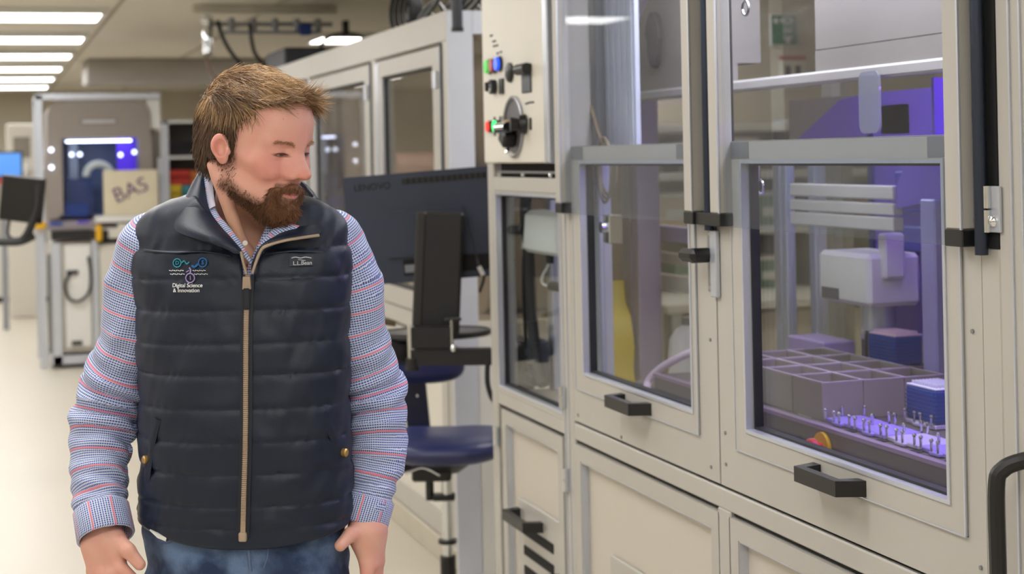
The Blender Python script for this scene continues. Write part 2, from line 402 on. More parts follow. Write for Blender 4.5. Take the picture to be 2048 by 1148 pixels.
for k, (c, e, n) in enumerate((((40, 165, 50), (30, 150, 40), 'green_lens'), ((170, 40, 40), None, 'red_lens'), ((30, 90, 220), (20, 70, 210), 'blue_lens'))):
    y, z = (5.0, 1.908) if k == 0 else ((4.948, 1.908) if k == 1 else (4.893, 1.911))
    c_ = P('indicator_collar', G().cyl((XP+.002, y, z), (XP-.008, y, z), .024, 20), BLACK, cp); P('indicator_lens', G().cyl((XP-.006, y, z), (XP-.018, y, z), .021, 18), lampc(c, e, n), c_)
y, z = 4.965, 1.842
k_ = P('key_switch', G().cyl((XP, y-.01, z), (XP-.018, y-.01, z), .023, 18), BLACK, cp); P('key_face', G().cyl((XP-.018, y-.01, z), (XP-.026, y-.01, z), .017, 18), CHROME, k_); P('key', G().box(XP-.034, XP-.026, y-.013, y-.007, z-.014, z+.014), BLACK, k_)
P('mounting_plate', G().box(XP-.006, XP+.001, 4.86, 4.90, z-.025, z+.022), BLACK, cp)
P('round_button', G().tube([(XP+.002, 4.79, 1.878), (XP-.008, 4.79, 1.878), (XP-.012, 4.79, 1.878)], [.030, .030, .024], 18), BLACK, cp)
sw = P('breaker_switch', G().box(XP-.005, XP+.001, 4.590, 4.675, 1.81, 1.895, .002), mat('slate_plastic', (52, 58, 72), .4), cp); P('switch_hood', G().cyl((XP-.014, 4.588, 1.88), (XP-.014, 4.677, 1.88), .017, 12), BLACK, sw)
for k, (y, c, e) in enumerate(((5.0, (210, 60, 50), (200, 40, 30)), (4.925, (60, 220, 120), (40, 230, 110)))):
    b_ = P('push_button', G().cyl((XP, y, 1.718), (XP-.012, y, 1.718), .019, 18), BLACK, cp); P('button_lens', G().cyl((XP-.011, y, 1.718), (XP-.018, y, 1.718), .017, 18), mat('push_lens_%d' % k, c, .3, emit=e, es=1.0 if k == 0 else 2.5), b_)
for y in (4.965, 4.905, 4.875): P('label_strip', G().box(XP-.003, XP+.001, y-.006, y+.006, 1.688, 1.748), BLACK, cp)
el = P('oval_hatch', G().prism([(4.765+.092*math.cos(a), 1.712+.088*math.sin(a)) for a in np.linspace(0, 2*math.pi, 41)[:-1]], 'x', XP-.002, XP+.001), mat('hatch_grey', (92, 90, 96), .4), cp, 'dark oval hatch opening')
P('hatch_rim', G().tube([(XP-.003, 4.765+.093*math.cos(a), 1.712+.089*math.sin(a)) for a in np.linspace(0, 2*math.pi, 41)], .006, 6), ALUD, el)
P('connector', G().cyl((XP-.035, 4.82, 1.71), (XP-.035, 4.72, 1.71), .017, 12), CHROME, el); P('connector_body', G().box(XP-.045, XP-.003, 4.735, 4.79, 1.655, 1.70, .006).rot(Matrix.Translation((0, 4.76, 1.68)) @ Matrix.Rotation(.5, 4, 'X') @ Matrix.Translation((0, -4.76, -1.68))), BLACK, el)
P('connector_block', G().box(XP-.03, XP-.003, 4.73, 4.80, 1.70, 1.735, .004), mat('copper', (180, 150, 130), .3, .6), el); P('cable_clip', G().tube(spline([(XP-.02, 4.77, 1.65), (XP-.03, 4.75, 1.635), (XP-.01, 4.74, 1.632)], 4), .006, 6), CHROME, el)
P('knob', G().tube([(XP, 4.655, 1.718), (XP-.02, 4.66, 1.718), (XP-.022, 4.66, 1.718), (XP-.045, 4.665, 1.718)], [.030, .026, .018, .022], 18), BLACK, cp, 'black round knob')
P('label_strip', G().box(XP-.003, XP+.001, 4.598, 4.612, 1.70, 1.735), BLACK, cp)
INK = mat('ink', (70, 70, 74), .7)
for (y, z, w_) in ((4.985, 2.005, .016), (4.955, 1.985, .02), (4.94, 1.970, .028), (4.64, 1.778, .014), (4.60, 1.780, .03), (4.92, 1.945, .012), (4.885, 1.947, .01)):
    P('printed_label', G().box(XP-.001, XP+.001, y-w_, y+w_, z-.003, z+.003), INK, cp)
# small window
P('window_frame', G().ring('x', (4.44, 5.095, .868, 1.512), (4.465, 5.072, .885, 1.505), X0+.0, X0+.012), BEIGE)
P('window_lip', G().ring('x', (4.46, 5.074, .882, 1.508), (4.466, 5.066, .890, 1.500), X0-.002, X0+.016), ALU)
P('gasket', G().ring('x', (4.46, 5.074, .882, 1.508), (4.474, 5.060, .896, 1.494), X0+.016, X0+.030), RUBBER)
P('pane', G().box(X0+.024, X0+.029, 4.46, 5.075, .88, 1.51), GLASS)
# inner aluminium extrusions behind the left windows
for (x, y, w_, m_) in ((1.66, 4.52, .05, ALU), (1.66, 4.43, .04, ALU), (1.72, 5.03, .05, ALU), (1.85, 4.98, .05, ALU), (2.30, 4.56, .045, ALU), (2.36, 4.45, .04, ALU), (2.25, 4.42, .03, ALU)):
    zz = 2.26 if x < 2 else 1.60; g = G().box(x, x+w_, y, y+w_, .865, zz, .003)
    for dx in (-.001,): g.box(x+w_*.36, x+w_*.64, y-.003, y+.001, .865, zz)
    P('inner_post', g, m_)
sp_ = G().box(1.685, 1.70, 4.19, 4.425, 1.64, 2.26, .002)
for k in range(5): sp_.box(1.68, 1.686, 4.20+k*.045, 4.225+k*.045, 1.64, 2.26, .002)
P('side_profile', sp_, mat('lavender_aluminium', (214, 220, 238), .42, .1))
# ---- things inside, seen through the glass
jb = thing('junction_box', 'white plastic junction box with lock behind the small window', 'junction box', (1.70, 4.98, 1.30))
part('box_body', G().box(1.63, 1.74, 4.72, 5.08, 1.315, 1.448, .012), WHITE, jb)
lk = part('lock_barrel', G().cyl((1.632, 5.04, 1.385), (1.605, 5.09, 1.385), .016, 12), BLACK, jb); part('key', G().cyl((1.605, 5.09, 1.385), (1.59, 5.12, 1.385), .012, 12), CHROME, lk)
part('cable_gland', G().cyl((1.67, 4.9, 1.315), (1.67, 4.9, 1.285), .014, 10), BLACK, jb)
part('lead', G().tube(spline([(1.67, 4.9, 1.285), (1.665, 4.96, 1.24), (1.67, 4.97, 1.215), (1.68, 4.90, 1.21)], 6), .004, 6), WHITE, jb)
part('plug', G().cyl((1.68, 4.92, 1.212), (1.69, 4.82, 1.212), .015, 10), BLACK, jb)
single('cable_bundle', G().tube(spline([(1.63, 4.98, 1.51), (1.635, 5.03, 1.45), (1.65, 5.05, 1.30), (1.65, 5.03, 1.1), (1.65, 4.99, .98), (1.65, 4.93, .90)], 8), .018, 10), RUBBER, 'black cable bundle hanging behind the small window', 'cable')
single('hanging_cable', G().tube(spline([(1.64, 5.07, 1.30), (1.64, 5.08, 1.2), (1.64, 5.075, 1.1), (1.64, 5.06, .93)], 6), .006, 6), BLACK, 'thin black cable beside the bundle behind the small window', 'cable')
single('terminal_block', G().box(1.64, 1.70, 5.0, 5.08, .885, 1.03, .006).box(1.635, 1.642, 5.01, 5.07, .90, .92).box(1.635, 1.642, 5.01, 5.07, .94, .96).box(1.635, 1.642, 5.01, 5.07, .98, 1.0), mat('slate_block', (58, 64, 78), .5), 'slate terminal block low behind the small window', 'terminal block')
hood = thing('robot_hood', 'grey rounded robot hood hanging inside the enclosure', 'robot hood', (2.2, 3.7, 1.8))
HX = 1.93
prof = []
yA, yB, zb, zt, r = 1.6, 4.80, 1.815, 2.10, .19
prof = [(yA, zb), (yB, zb)] + [(yB-r+r*math.cos(a)-.0, zt-r+r*math.sin(a)) for a in np.linspace(0, math.pi/2, 10)] + [(yA, zt)]
prof = [(max(p, 4.10), max(q, 1.865)) for p, q in prof]
part('shell', G().prism(prof, 'x', HX, HX+.09), GREYP, hood, smooth=30); part('shell', G().box(HX, 2.5, 1.6, 3.62, 1.866, zt, .003), GREYP, hood, smooth=30)
part('skirt', G().box(HX, HX+.02, 1.6, 3.62, 1.812, 1.866), GREYP, hood); part('skirt', G().box(HX, HX+.02, 4.10, 4.80, 1.812, 1.866), GREYP, hood); part('skirt', G().box(HX, HX+.09, 4.78, 4.80, 1.79, 1.866), GREYP, hood)
part('lower_lip', G().box(HX-.012, HX+.03, 1.6, 4.80, 1.785, 1.815, .006), mat('light_grey_plastic', (188, 184, 180), .4), hood)
part('status_lens', G().prism([(4.62+.055*math.cos(a)*(1 if math.sin(a) > 0 else .75), 1.965+.085*math.sin(a)) for a in np.linspace(0, 2*math.pi, 25)[:-1]], 'x', HX-.016, HX+.002), mat('smoked_lens', (92, 86, 86), .12), hood)
part('inner_back', G().box(2.46, 2.5, 1.6, 4.80, 1.62, 1.785), mat('hood_back', (150, 138, 140), .5), hood)
part('violet_lit_patch', G().prism([(4.72, 1.655), (4.44, 1.772), (4.27, 1.785), (4.27, 1.66)], 'x', 2.445, 2.459), mat('violet_lit_patch', (126, 96, 206), .4), hood)  # patch of violet light under the hood, put into its colour
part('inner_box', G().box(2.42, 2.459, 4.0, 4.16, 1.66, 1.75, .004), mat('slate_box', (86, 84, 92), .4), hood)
VIOLET = mat('violet_light_tint', (112, 84, 196), .35, var=.05)  # violet light inside the enclosure, painted as panel colour
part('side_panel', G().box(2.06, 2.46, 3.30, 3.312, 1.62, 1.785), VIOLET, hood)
dk = thing('robot_deck', 'dark grey robot deck with raised front apron behind the right window', 'robot deck', (2.1, 3.2, .865))
part('deck_plate', G().box(1.785, 2.50, 1.7, 4.32, .985, 1.0, .002), DECK, dk); part('apron', G().box(1.775, 1.80, 1.7, 4.32, .866, .999, .004), DECK, dk)
part('deck_rail', G().box(1.772, 1.79, 1.7, 4.32, .995, 1.004), mat('violet_grey_edge', (138, 118, 150), .35), dk)
for y in (3.26, 3.127, 2.99, 2.86): part('deck_hole', G().cyl((1.805, y, 1.0), (1.805, y, 1.0015), .016, 20), DARK, dk)
part('deck_sticker', G().box(1.815, 1.86, 3.46, 3.53, 1.0, 1.001), WHITE, dk)
es = thing('emergency_stop', 'red mushroom emergency stop on yellow disc on the deck apron', 'emergency stop', (1.775, 3.33, .93))
part('disc', G().cyl((1.7745, 3.325, .955), (1.766, 3.325, .955), .036, 28), YEL, es); part('button', G().tube([(1.768, 3.325, .955), (1.750, 3.325, .955), (1.750, 3.325, .955), (1.738, 3.325, .955), (1.732, 3.325, .955)], [.014, .014, .024, .024, .014], 20), REDP, es)
bx = G(); bw, bl, bh = .106, .146, .086
bx.ring('z', (0, bw, 0, bl), (.004, bw-.004, .004, bl-.004), 0, bh).box(.003, bw-.003, .003, bl-.003, 0, .02)
bxm = mesh_from('bin_body', bx.v, bx.f, mat('dark_trough', (142, 133, 131), .38, var=.05)); rimm = mesh_from('bin_rim', *(lambda g: (g.v, g.f))(G().ring('z', (-.001, bw+.001, -.001, bl+.001), (.004, bw-.004, .004, bl-.004), bh, bh+.003)), mat('highlit_rim', (196, 184, 200), .25, .2))  # pale rim colour holds the purple highlight on the bin edges
rows = ['front row', 'middle row', 'back row']; cols_ = ['nearest', 'second', 'third', 'farthest']
for i in range(3):
    for j in range(4):
        t = thing('deck_bin', 'open dark grey bin on the robot deck, %s, %s along' % (rows[i], cols_[j]), 'bin', (1.815+i*.108, 3.405+j*.149, 1.001), 'open bins on the robot deck')
        obj('bin_body', bxm, t); obj('bin_rim', rimm, t)
PUR = mat('lilac_plate', (150, 130, 225), .35); PUR2 = mat('pale_lilac_plate', (190, 178, 222), .35)
def tip_box(x, y, z, txt, m_top, rz=0.0):
    t = thing('tip_box', txt, 'tip box', (x, y, z), 'pipette tip boxes')
    me = G().box(-.043, .043, -.062, .062, 0, .075, .004)
    for k in range(7): me.box(-.0445, .0445, -.0635, .0635, .008+k*.009, .010+k*.009)
    obj('box_body', mesh_from('box_body', me.v, me.f, BLUEP), t)
    lid = G().box(-.042, .042, -.061, .061, .075, .079, .001)
    obj('tip_tray', mesh_from('tip_tray', lid.v, lid.f, m_top), t)
    tips = G()
    for a in range(8):
        for b in range(12): tips.cyl((-.0315+a*.009, -.0495+b*.009, .079), (-.0315+a*.009, -.0495+b*.009, .086), .0032, 6)
    o = obj('pipette_tips', mesh_from('pipette_tips', tips.v, tips.f, m_top), t); o['kind'] = 'stuff'
    t.rotation_euler.z = rz
    return t
tip_box(2.262, 3.835, 1.06, 'blue tip box with pale pink tips on the raised rear nest', mat('pale_pink_tips', (232, 205, 220), .4), .06)
tip_box(2.022, 3.252, 1.012, 'blue ribbed tip box with white tips nearest the right window edge', mat('white_tips', (226, 226, 240), .35), 0)
single('tip_nest', G().box(2.20, 2.33, 3.75, 3.92, 1.001, 1.06, .003), DECK, 'grey raised nest under the rear tip box', 'nest')
single('violet_block', G().box(2.17, 2.27, 4.06, 4.27, 1.001, 1.095, .004), mat('lilac_block', (190, 170, 228), .4), 'lilac plastic block at the far left of the deck', 'block')
pinm = G().cyl((0, 0, 0), (0, 0, .022), .003, 8).sphere((0, 0, .024), .005, 8)
pin_me = mesh_from('locating_pin', pinm.v, pinm.f, CHROME); nth = ['nearest', 'second', 'third', 'fourth', 'fifth', 'sixth']
for i, (x, y, m_) in enumerate(((1.862, 2.79, PUR), (1.862, 2.925, PUR), (1.862, 3.06, PUR2), (1.862, 3.195, PUR), (1.862, 3.33, PUR), (2.022, 3.252, PUR2))):
    t = thing('plate_carrier', 'lilac carrier plate with steel pins on the robot deck, %s' % ('under the near blue tip box' if i == 5 else nth[i] + ' from the right edge'), 'carrier plate', (x, y, 1.001), 'carrier plates on the robot deck')
    g = G().box(-.045, .045, -.062, .062, 0, .010, .002).box(-.055, .055, -.02, .02, 0, .008, .002).box(-.02, .02, -.072, .072, 0, .008, .002)
    obj('plate', mesh_from('plate', g.v, g.f, m_), t)
    for (dx, dy) in ((-.05, -.055), (-.05, .055), (.05, -.055), (.05, .055), (-.052, -.012), (-.052, .012), (.0, -.068), (.0, .068)):
        obj('locating_pin', pin_me, t, (dx, dy, .006))
pm = thing('pipetting_head', 'white pipetting head with small dark display over the deck', 'pipetting head', (2.27, 4.0, 1.0))
part('housing', G().box(2.20, 2.36, 3.86, 4.135, 1.205, 1.345, .012), WHITE, pm); part('display', G().box(2.196, 2.201, 4.02, 4.11, 1.215, 1.245), mat('grey_display', (110, 108, 112), .3), pm); part('arm', G().box(2.24, 2.30, 3.84, 3.88, 1.28, 1.40, .006), WHITE, pm)
part('collar', G().cyl((2.31, 4.0, 1.205), (2.31, 4.0, 1.13), .045, 18), ALU, pm); part('spindle', G().cyl((2.31, 4.0, 1.13), (2.31, 4.0, 1.001), .018, 12), ALUD, pm); part('spindle', G().cyl((2.31, 4.07, 1.205), (2.31, 4.07, 1.001), .014, 12), CHROME, pm)
for (z, d) in ((1.495, .035), (1.455, .03), (1.415, .035)): single('cross_rail', G().box(2.16, 2.19, 3.66, 4.22, z, z+d, .003), mat('rail_white', (214, 208, 200), .4), '%s white cross rail above the pipetting head' % {1.495: 'top', 1.455: 'middle', 1.415: 'bottom'}[z], 'rail', 'white cross rails')
vp = thing('violet_lit_screen', 'screen with violet light painted into its colour behind the deck at the right', 'screen', (2.4, 3.4, 1.0))
part('screen_panel', G().box(2.42, 2.432, 3.60, 4.20, 1.10, 1.785), VIOLET, vp); part('screen_edge', G().box(2.41, 2.44, 4.20, 4.22, 1.0, 1.785), mat('navy_edge', (50, 56, 110), .4), vp)  # the panel's violet glow is painted into its colour
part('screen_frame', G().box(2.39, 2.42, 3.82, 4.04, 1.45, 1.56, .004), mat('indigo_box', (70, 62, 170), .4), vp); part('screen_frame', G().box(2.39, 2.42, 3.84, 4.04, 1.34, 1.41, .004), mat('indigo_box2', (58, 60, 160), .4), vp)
single('aluminium_column', G().box(2.15, 2.185, 3.455, 3.52, 1.001, 1.50, .004), mat('violet_lit_aluminium', (176, 170, 232), .35, .3), 'tall pale column at the right rear of the deck', 'column')  # violet light on the aluminium is put into its colour
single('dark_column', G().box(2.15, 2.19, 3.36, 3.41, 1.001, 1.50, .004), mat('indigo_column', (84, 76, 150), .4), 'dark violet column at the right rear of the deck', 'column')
wing = thing('violet_lit_cover', 'curved cover with painted violet light above the columns at the right', 'cover', (2.0, 3.1, 1.46))
part('cover_shell', G().prism([(p+.26, q) for p, q in ((3.42, 1.47), (3.40, 1.53), (3.34, 1.60), (3.2, 1.66), (3.0, 1.70), (3.0, 1.50), (3.12, 1.50), (3.16, 1.54), (3.2, 1.5))], 'x', 2.17, 2.29), VIOLET, wing)  # cover carries the same painted violet light
sc_ = thing('clear_splash_guard', 'small clear rounded acrylic tab under the hood lip', 'acrylic tab', (1.93, 3.4, 1.7))
part('tab', G().prism([(p, q) for p, q in rrect(3.27, 3.36, 1.66, 1.80, .02, 4)], 'x', 1.90, 1.906), glass('tab_acrylic', (200, 205, 225), 1.45, .25), sc_)
# violet LED strip under the hood: the lamp that tints the inside
led = thing('violet_light_bar', 'violet LED light bar under the hood', 'light bar', (2.2, 3.3, 1.84))
part('bar_housing', G().box(2.19, 2.25, 2.3, 3.6, 1.850, 1.865), ALUD, led); part('bar_diffuser', G().box(2.195, 2.245, 2.32, 3.58, 1.842, 1.850), mat('violet_led', (130, 70, 255), .5, emit=(160, 95, 255), es=45.0), led)
led2 = thing('added_fill_light', 'added white fill light bar inside the enclosure roof', 'light bar', (1.8, 3.4, 2.25))
part('bar_housing', G().box(1.72, 1.86, 2.0, 4.3, 2.24, 2.26), ALUD, led2); part('bar_diffuser', G().box(1.73, 1.85, 2.02, 4.28, 2.232, 2.24), mat('fill_led', (255, 255, 255), .5, emit=(250, 246, 255), es=22.0), led2)  # added lamp that brightens the deck and the inside
# left window contents
single('centre_column', G().box(1.98, 2.06, 4.93, 5.07, .866, 2.2, .004).box(1.975, 1.981, 4.98, 5.02, .866, 2.2), mat('mauve_grey_column', (142, 130, 146), .4, .2), 'wide mauve grey column behind the left window', 'column')
single('waste_bag', G().prism([(5.07, .866), (5.06, .95), (5.075, 1.05), (5.05, 1.13), (5.065, 1.20), (5.035, 1.21), (5.02, 1.14), (4.98, 1.10), (4.95, 1.0), (4.965, .93), (4.94, .866)], 'x', 1.86, 1.97), mat('yellow_film', (188, 164, 22), .35), 'yellow waste bag behind the left window', 'waste bag')
jug = thing('plastic_jug', 'cloudy white plastic jug behind the left window', 'jug', (2.12, 4.84, .866))
part('jug_body', G().tube([(2.12, 4.84, z) for z in (.867, .88, .98, 1.03, 1.06, 1.075)], [.06, .075, .075, .07, .05, .028], 20), mat('cloudy_plastic', (208, 204, 204), .3), jug); part('cap', G().cyl((2.12, 4.84, 1.075), (2.12, 4.84, 1.10), .03, 16), mat('grey_cap', (120, 116, 120), .4), jug)
TUBEP = mat('lilac_tubing', (226, 206, 232), .3)
single('lilac_tube', G().tube(spline([(1.84, 4.12, 1.09), (1.82, 4.22, 1.06), (1.80, 4.34, 1.01), (1.78, 4.38, .965), (1.76, 4.30, .93), (1.74, 4.15, .90), (1.73, 4.05, .875)], 8), .011, 10), TUBEP, 'looped pale lilac tube low behind the left window', 'tube', 'lilac tubes')
single('lilac_tube', G().tube(spline([(1.86, 4.06, 1.06), (1.83, 4.12, 1.02), (1.80, 4.14, .97), (1.76, 4.08, .91), (1.74, 4.06, .875)], 8), .010, 10), TUBEP, 'short pale lilac tube beside the loop behind the left window', 'tube', 'lilac tubes')
single('dark_pump', G().box(1.86, 1.98, 4.50, 4.70, .866, .93, .01).cyl((1.92, 4.52, .93), (1.92, 4.52, .95), .03, 14), mat('pump_grey', (96, 88, 84), .5), 'low dark pump block behind the left window', 'pump')
for (z, d, c, t_) in ((1.175, .05, (222, 212, 200), 'white'), (1.262, .035, (190, 180, 172), 'taupe'), (1.335, .05, (170, 158, 200), 'lavender')):
    single('cross_rail', G().box(2.10, 2.13, 4.42, 5.08, z, z+d, .003), mat('rail_'+t_, c, .4), '%s cross rail behind the left window beside the jug' % t_, 'rail', 'rails behind the left window')
g = G()
for k in range(3): g.tube([(1.622+.006*k, 4.275+.05*math.cos(a)*(1+.1*k), 1.58+.09*math.sin(a)*(1-.12*k)) for a in np.linspace(0, 2*math.pi, 25)], .0045, 6)
g.tube(spline([(1.622, 4.37, 1.76), (1.622, 4.31, 1.68), (1.622, 4.26, 1.65)], 6), .006, 6)
single('coiled_cable', g, mat('taupe_cable', (140, 124, 104), .5), 'coiled taupe cable hanging behind the left window', 'cable')
for (y, z, t_) in ((4.43, 1.955, 'upper left'), (4.365, 1.535, 'lower left'), (3.36, 1.945, 'upper right'), (3.305, 1.545, 'lower right')):
    rg = thing('chain_ring', 'chrome ring on short chain, %s of the enclosure windows' % t_, 'ring', (1.62, y, z), 'chrome rings')
    part('ring', G().tube([(1.62, y+.016*math.cos(a), z+.016*math.sin(a)) for a in np.linspace(0, 2*math.pi, 17)], .003, 6), CHROME, rg); part('chain', G().cyl((1.62, y, z+.016), (1.62, y, z+.06), .0025, 6), CHROME, rg)
single('lock_knob', G().cyl((1.60, 4.215, 1.425), (1.585, 4.215, 1.425), .016, 16).box(1.60, 1.64, 4.19, 4.24, 1.38, 1.46, .003), CHROME, 'chrome knob on plate behind the left window', 'knob')
# ------------------------------------------------------------------ second enclosure row behind (face plane X = 1.70)
XB = 1.70
row = thing('rear_enclosure_row', 'long beige glass enclosure row behind the blue chair', 'enclosure', (XB, 8.5, 0))
def B(name, g, m=BEIGE, parent=row, label=None, smooth=35): return part(name, g, m, parent, label, smooth)
YE = [6.165, 7.42, 9.05, 10.7, 12.2]; ZT = 2.19
for k, y in enumerate(YE):
    B('frame_post', G().box(XB, XB+.09, y, y+.10, 0, ZT, .003)); B('frame_post', G().box(2.48, 2.57, y, y+.09, 0, ZT, .003))
    if k: B('edge_strip', G().box(XB-.004, XB+.002, y-.045, y-.005, .95, 2.05), ALU)
B('top_fascia', G().box(XB-.004, XB+.05, 6.166, 12.3, 2.075, ZT+.002, .003)); B('roof_pane', G().box(XB, 2.57, 6.17, 12.3, ZT-.008, ZT), GLASS)
B('end_post', G().box(XB-.003, 1.80, 6.150, 6.166, 0, ZT, .003), mat('pale_blue_white', (206, 210, 222), .4))
B('end_rail', G().box(1.80, 2.57, 6.150, 6.175, 2.10, ZT), mat('pale_blue_white', (206, 210, 222), .4)); B('end_rail', G().box(1.80, 2.57, 6.150, 6.175, .92, .98), CREAM)
B('end_pane', G().box(1.80, 2.48, 6.19, 6.196, .98, 2.10), BGGLASS)
B('end_panel', G().box(1.795, 2.57, 6.150, 6.17, 0, .92), WHITE)
B('panel_inset', G().box(1.88, 1.99, 6.146, 6.151, .10, .66), mat('taupe_inset', (172, 162, 156), .5)); B('panel_inset', G().box(1.86, 1.97, 6.146, 6.151, .84, .97), mat('taupe_inset2', (176, 170, 160), .5))
B('frame_rail', G().box(XB, XB+.08, 6.2, 12.3, .90, .97, .003)); B('plinth', G().box(XB-.006, XB+.05, 6.166, 12.3, 0, .10, .004), mat('plinth_beige', (196, 188, 172), .5))
for k in range(4):
    a, b = YE[k]+.11, YE[k+1]-.06
    d = B('hinged_door', G().ring('x', (a, b, .98, 2.06), (a+.10, b-.08, 1.06, 1.99), XB-.006, XB+.03))
    B('window_lip', G().ring('x', (a+.098, b-.078, 1.058, 1.992), (a+.112, b-.094, 1.07, 1.98), XB-.004, XB+.03), RUBBER, d)
    B('edge_strip', G().box(XB-.008, XB+.004, b-.03, b, .98, 2.06), ALU, d)
    B('edge_strip', G().box(XB-.008, XB+.004, b-.10, b-.085, 1.06, 1.99), ALU, d)
    B('pane', G().box(XB+.012, XB+.018, a+.1, b-.08, 1.06, 1.99), BGGLASS, d)
    B('shadow_gap', G().box(XB-.003, XB+.004, a-.035, a-.012, .98, 2.07), DARK); B('edge_strip', G().box(XB-.006, XB+.002, a-.010, a+.004, .98, 2.06), ALU)
    for z in (1.10, 1.93):
        h_ = B('hinge', G().box(XB-.016, XB-.006, a+.02, a+.075, z-.035, z+.035, .003), ALU, d)
    B('knob', G().cyl((XB-.006, b-.03, 1.42), (XB-.05, b-.03, 1.42), .018, 10), BLACK, d)
    lp_ = B('base_panel', G().ring('x', (a-.03, b+.05, .11, .89), (a+.06, b-.04, .20, .80), XB-.004, XB+.02)); B('panel_inset', G().box(XB+.008, XB+.014, a+.06, b-.04, .20, .80), CREAM, lp_)
B('rear_panel', G().box(2.53, 2.56, 6.26, 12.2, .0, 2.1), mat('rear_cream', (206, 196, 182), .6)); B('inner_shelf', G().box(XB+.09, 2.5, 6.26, 12.2, .93, .95), CREAM)
for k, (y, z, h, w_, c, t_) in enumerate(((6.9, .95, .62, .42, (206, 198, 188), 'tall rounded pale'), (7.9, .95, .45, .4, (196, 190, 184), 'low pale'), (8.6, .95, .7, .35, (190, 150, 140), 'narrow reddish'), (9.6, .95, .5, .5, (150, 150, 156), 'grey blocky'))):
    t = thing('bench_instrument', '%s instrument behind the glass of the rear enclosure row' % t_, 'instrument', (2.2, y, z), 'instruments in the rear enclosure row')
    part('housing', G().prism(rrect(y-w_/2, y+w_/2, z, z+h, .09, 5), 'x', 2.0, 2.42), mat('inst_%d' % k, c, .5), t); part('foot', G().box(2.02, 2.40, y-w_/2+.03, y+w_/2-.03, z, z+.02), BLACK, t); part('door', G().box(1.992, 2.0, y-w_*.3, y+w_*.3, z+h*.3, z+h*.75, .004), GREYP, t)
# on top of the row
g = G()
for k in range(4): g.tube([(1.86+.02*k, 7.55+(.20-.02*k)*math.cos(a), 2.20+.012*k+(.11-.01*k)*(1+math.sin(a))) for a in np.linspace(0, 2*math.pi, 29)], .011, 6)
single('cable_coil', g, RUBBER, 'black cable coil standing on the rear enclosure row', 'cable')
g = G()
for k in range(5): g.tube(spline([(1.84+.03*k, 7.25-.28*j, 2.203+.05*((j+k) % 3)) for j in range(5)], 6), .010, 6)
single('cable_tangle', g, BLACK, 'tangled black cables lying on the near end of the rear row', 'cable')
single('black_case', G().box(1.78, 2.3, 10.3, 11.0, 2.194, 2.33, .01), mat('navy_case', (28, 30, 44), .5), 'dark case on the far end of the rear row', 'case')
sl = thing('pole_bracket', 'dark blue-grey pole hanging at the near corner of the rear row', 'pole', (1.66, 6.08, 2.10))
part('pole', G().cyl((1.69, 5.98, 2.10), (1.69, 5.98, CZ), .021, 14), mat('slate_pole', (50, 54, 64), .4), sl); part('collar', G().cyl((1.69, 5.98, 2.095), (1.69, 5.98, 2.11), .024, 14), BLACK, sl)
# ------------------------------------------------------------------ computer monitor on arm
SC = mat('monitor_plastic', (50, 58, 76), .28, var=.1)
mon = thing('monitor', 'black flat computer monitor seen from behind above the blue chair', 'monitor', (1.44, 5.50, 1.39))
Rm = Matrix.Translation((1.44, 5.50, 1.39)) @ Matrix.Rotation(-YAW-.06, 4, 'Z') @ Matrix.Rotation(-.062, 4, 'Y')
def MP(name, g, m, label=None, parent=mon, smooth=35): return part(name, g.rot(Rm), m, parent, label, smooth)
W2, H2 = .285, .188
MP('back_shell', G().prism(rrect(-W2, W2, -H2, H2, .008, 3), 'y', -.012, .024), SC); MP('screen', G().box(-W2+.008, W2-.008, .024, .026, -H2+.012, H2-.008), mat('screen_dark', (12, 14, 18), .1))
MP('bulge', G().prism([(-.15, -.10), (.15, -.10), (.12, .06), (-.12, .06)], 'y', -.024, -.011), SC)
MP('vent', G().box(-.08, .21, -.0135, -.011, .148, .168), DARK)
for k in range(14): MP('vent_slat', G().box(-.075+k*.0203, -.066+k*.0203, -.0142, -.0115, .148, .168), BLACK)
for (a, b) in ((-.10, -.0), (.10, .27)): MP('port_bay', G().box(a, b, -.0135, -.011, -.165, -.11, .002), DARK)
MP('port_label', G().box(-.095, -.04, -.0142, -.013, -.155, -.128), mat('grey_label', (120, 124, 132), .5))
lt = Rm @ Matrix.Translation((-.185, -.0128, .148)) @ Matrix.Rotation(math.pi/2, 4, 'X')
text('logo_text', 'LENOVO', .032, mat('logo_black', (16, 17, 20), .25), mon, lt)
for (x, z0) in ((-.055, -.145), (.155, -.14)):
    c_ = MP('cable', G().tube(spline([(x, -.014, z0+.03), (x+.006, -.03, z0-.01), (x+.02, -.025, z0-.05), (x+.0, -.02, z0-.10)], 6), .005, 6), BLACK); MP('plug', G().cyl((x+.006, -.03, z0-.012), (x+.018, -.026, z0-.042), .008, 8), WHITE, None, c_)
arm = thing('monitor_mount', 'black monitor mount with chrome pivot fixed to the enclosure end', 'monitor mount', (1.50, 5.42, .93))
def A(name, g, m=BLACK, label=None, parent=arm): return part(name, g, m, parent, label)
Ra = Matrix.Translation((1.455, 5.43, 1.25)) @ Matrix.Rotation(-YAW, 4, 'Z') @ Matrix.Rotation(.06, 4, 'Y')
col_ = A('column_cover', G().box(-.082, .075, -.035, .018, -.235, .19, .008).rot(Ra)); A('column_edge', G().box(-.085, -.050, -.039, .02, -.24, .188, .006).rot(Ra), mat('black_satin', (44, 42, 42), .35), None, col_)
def Wp(px, py, t):
    dx, dy = px-CX, py-CY; u = (dx*math.cos(ROLL)-dy*math.sin(ROLL))/F_PX; v = (dx*math.sin(ROLL)+dy*math.cos(ROLL))/F_PX
    return Vector((math.cos(YAW)*u+math.sin(YAW), -math.sin(YAW)*u+math.cos(YAW), -v))*t + Vector((0, 0, CAM_H))
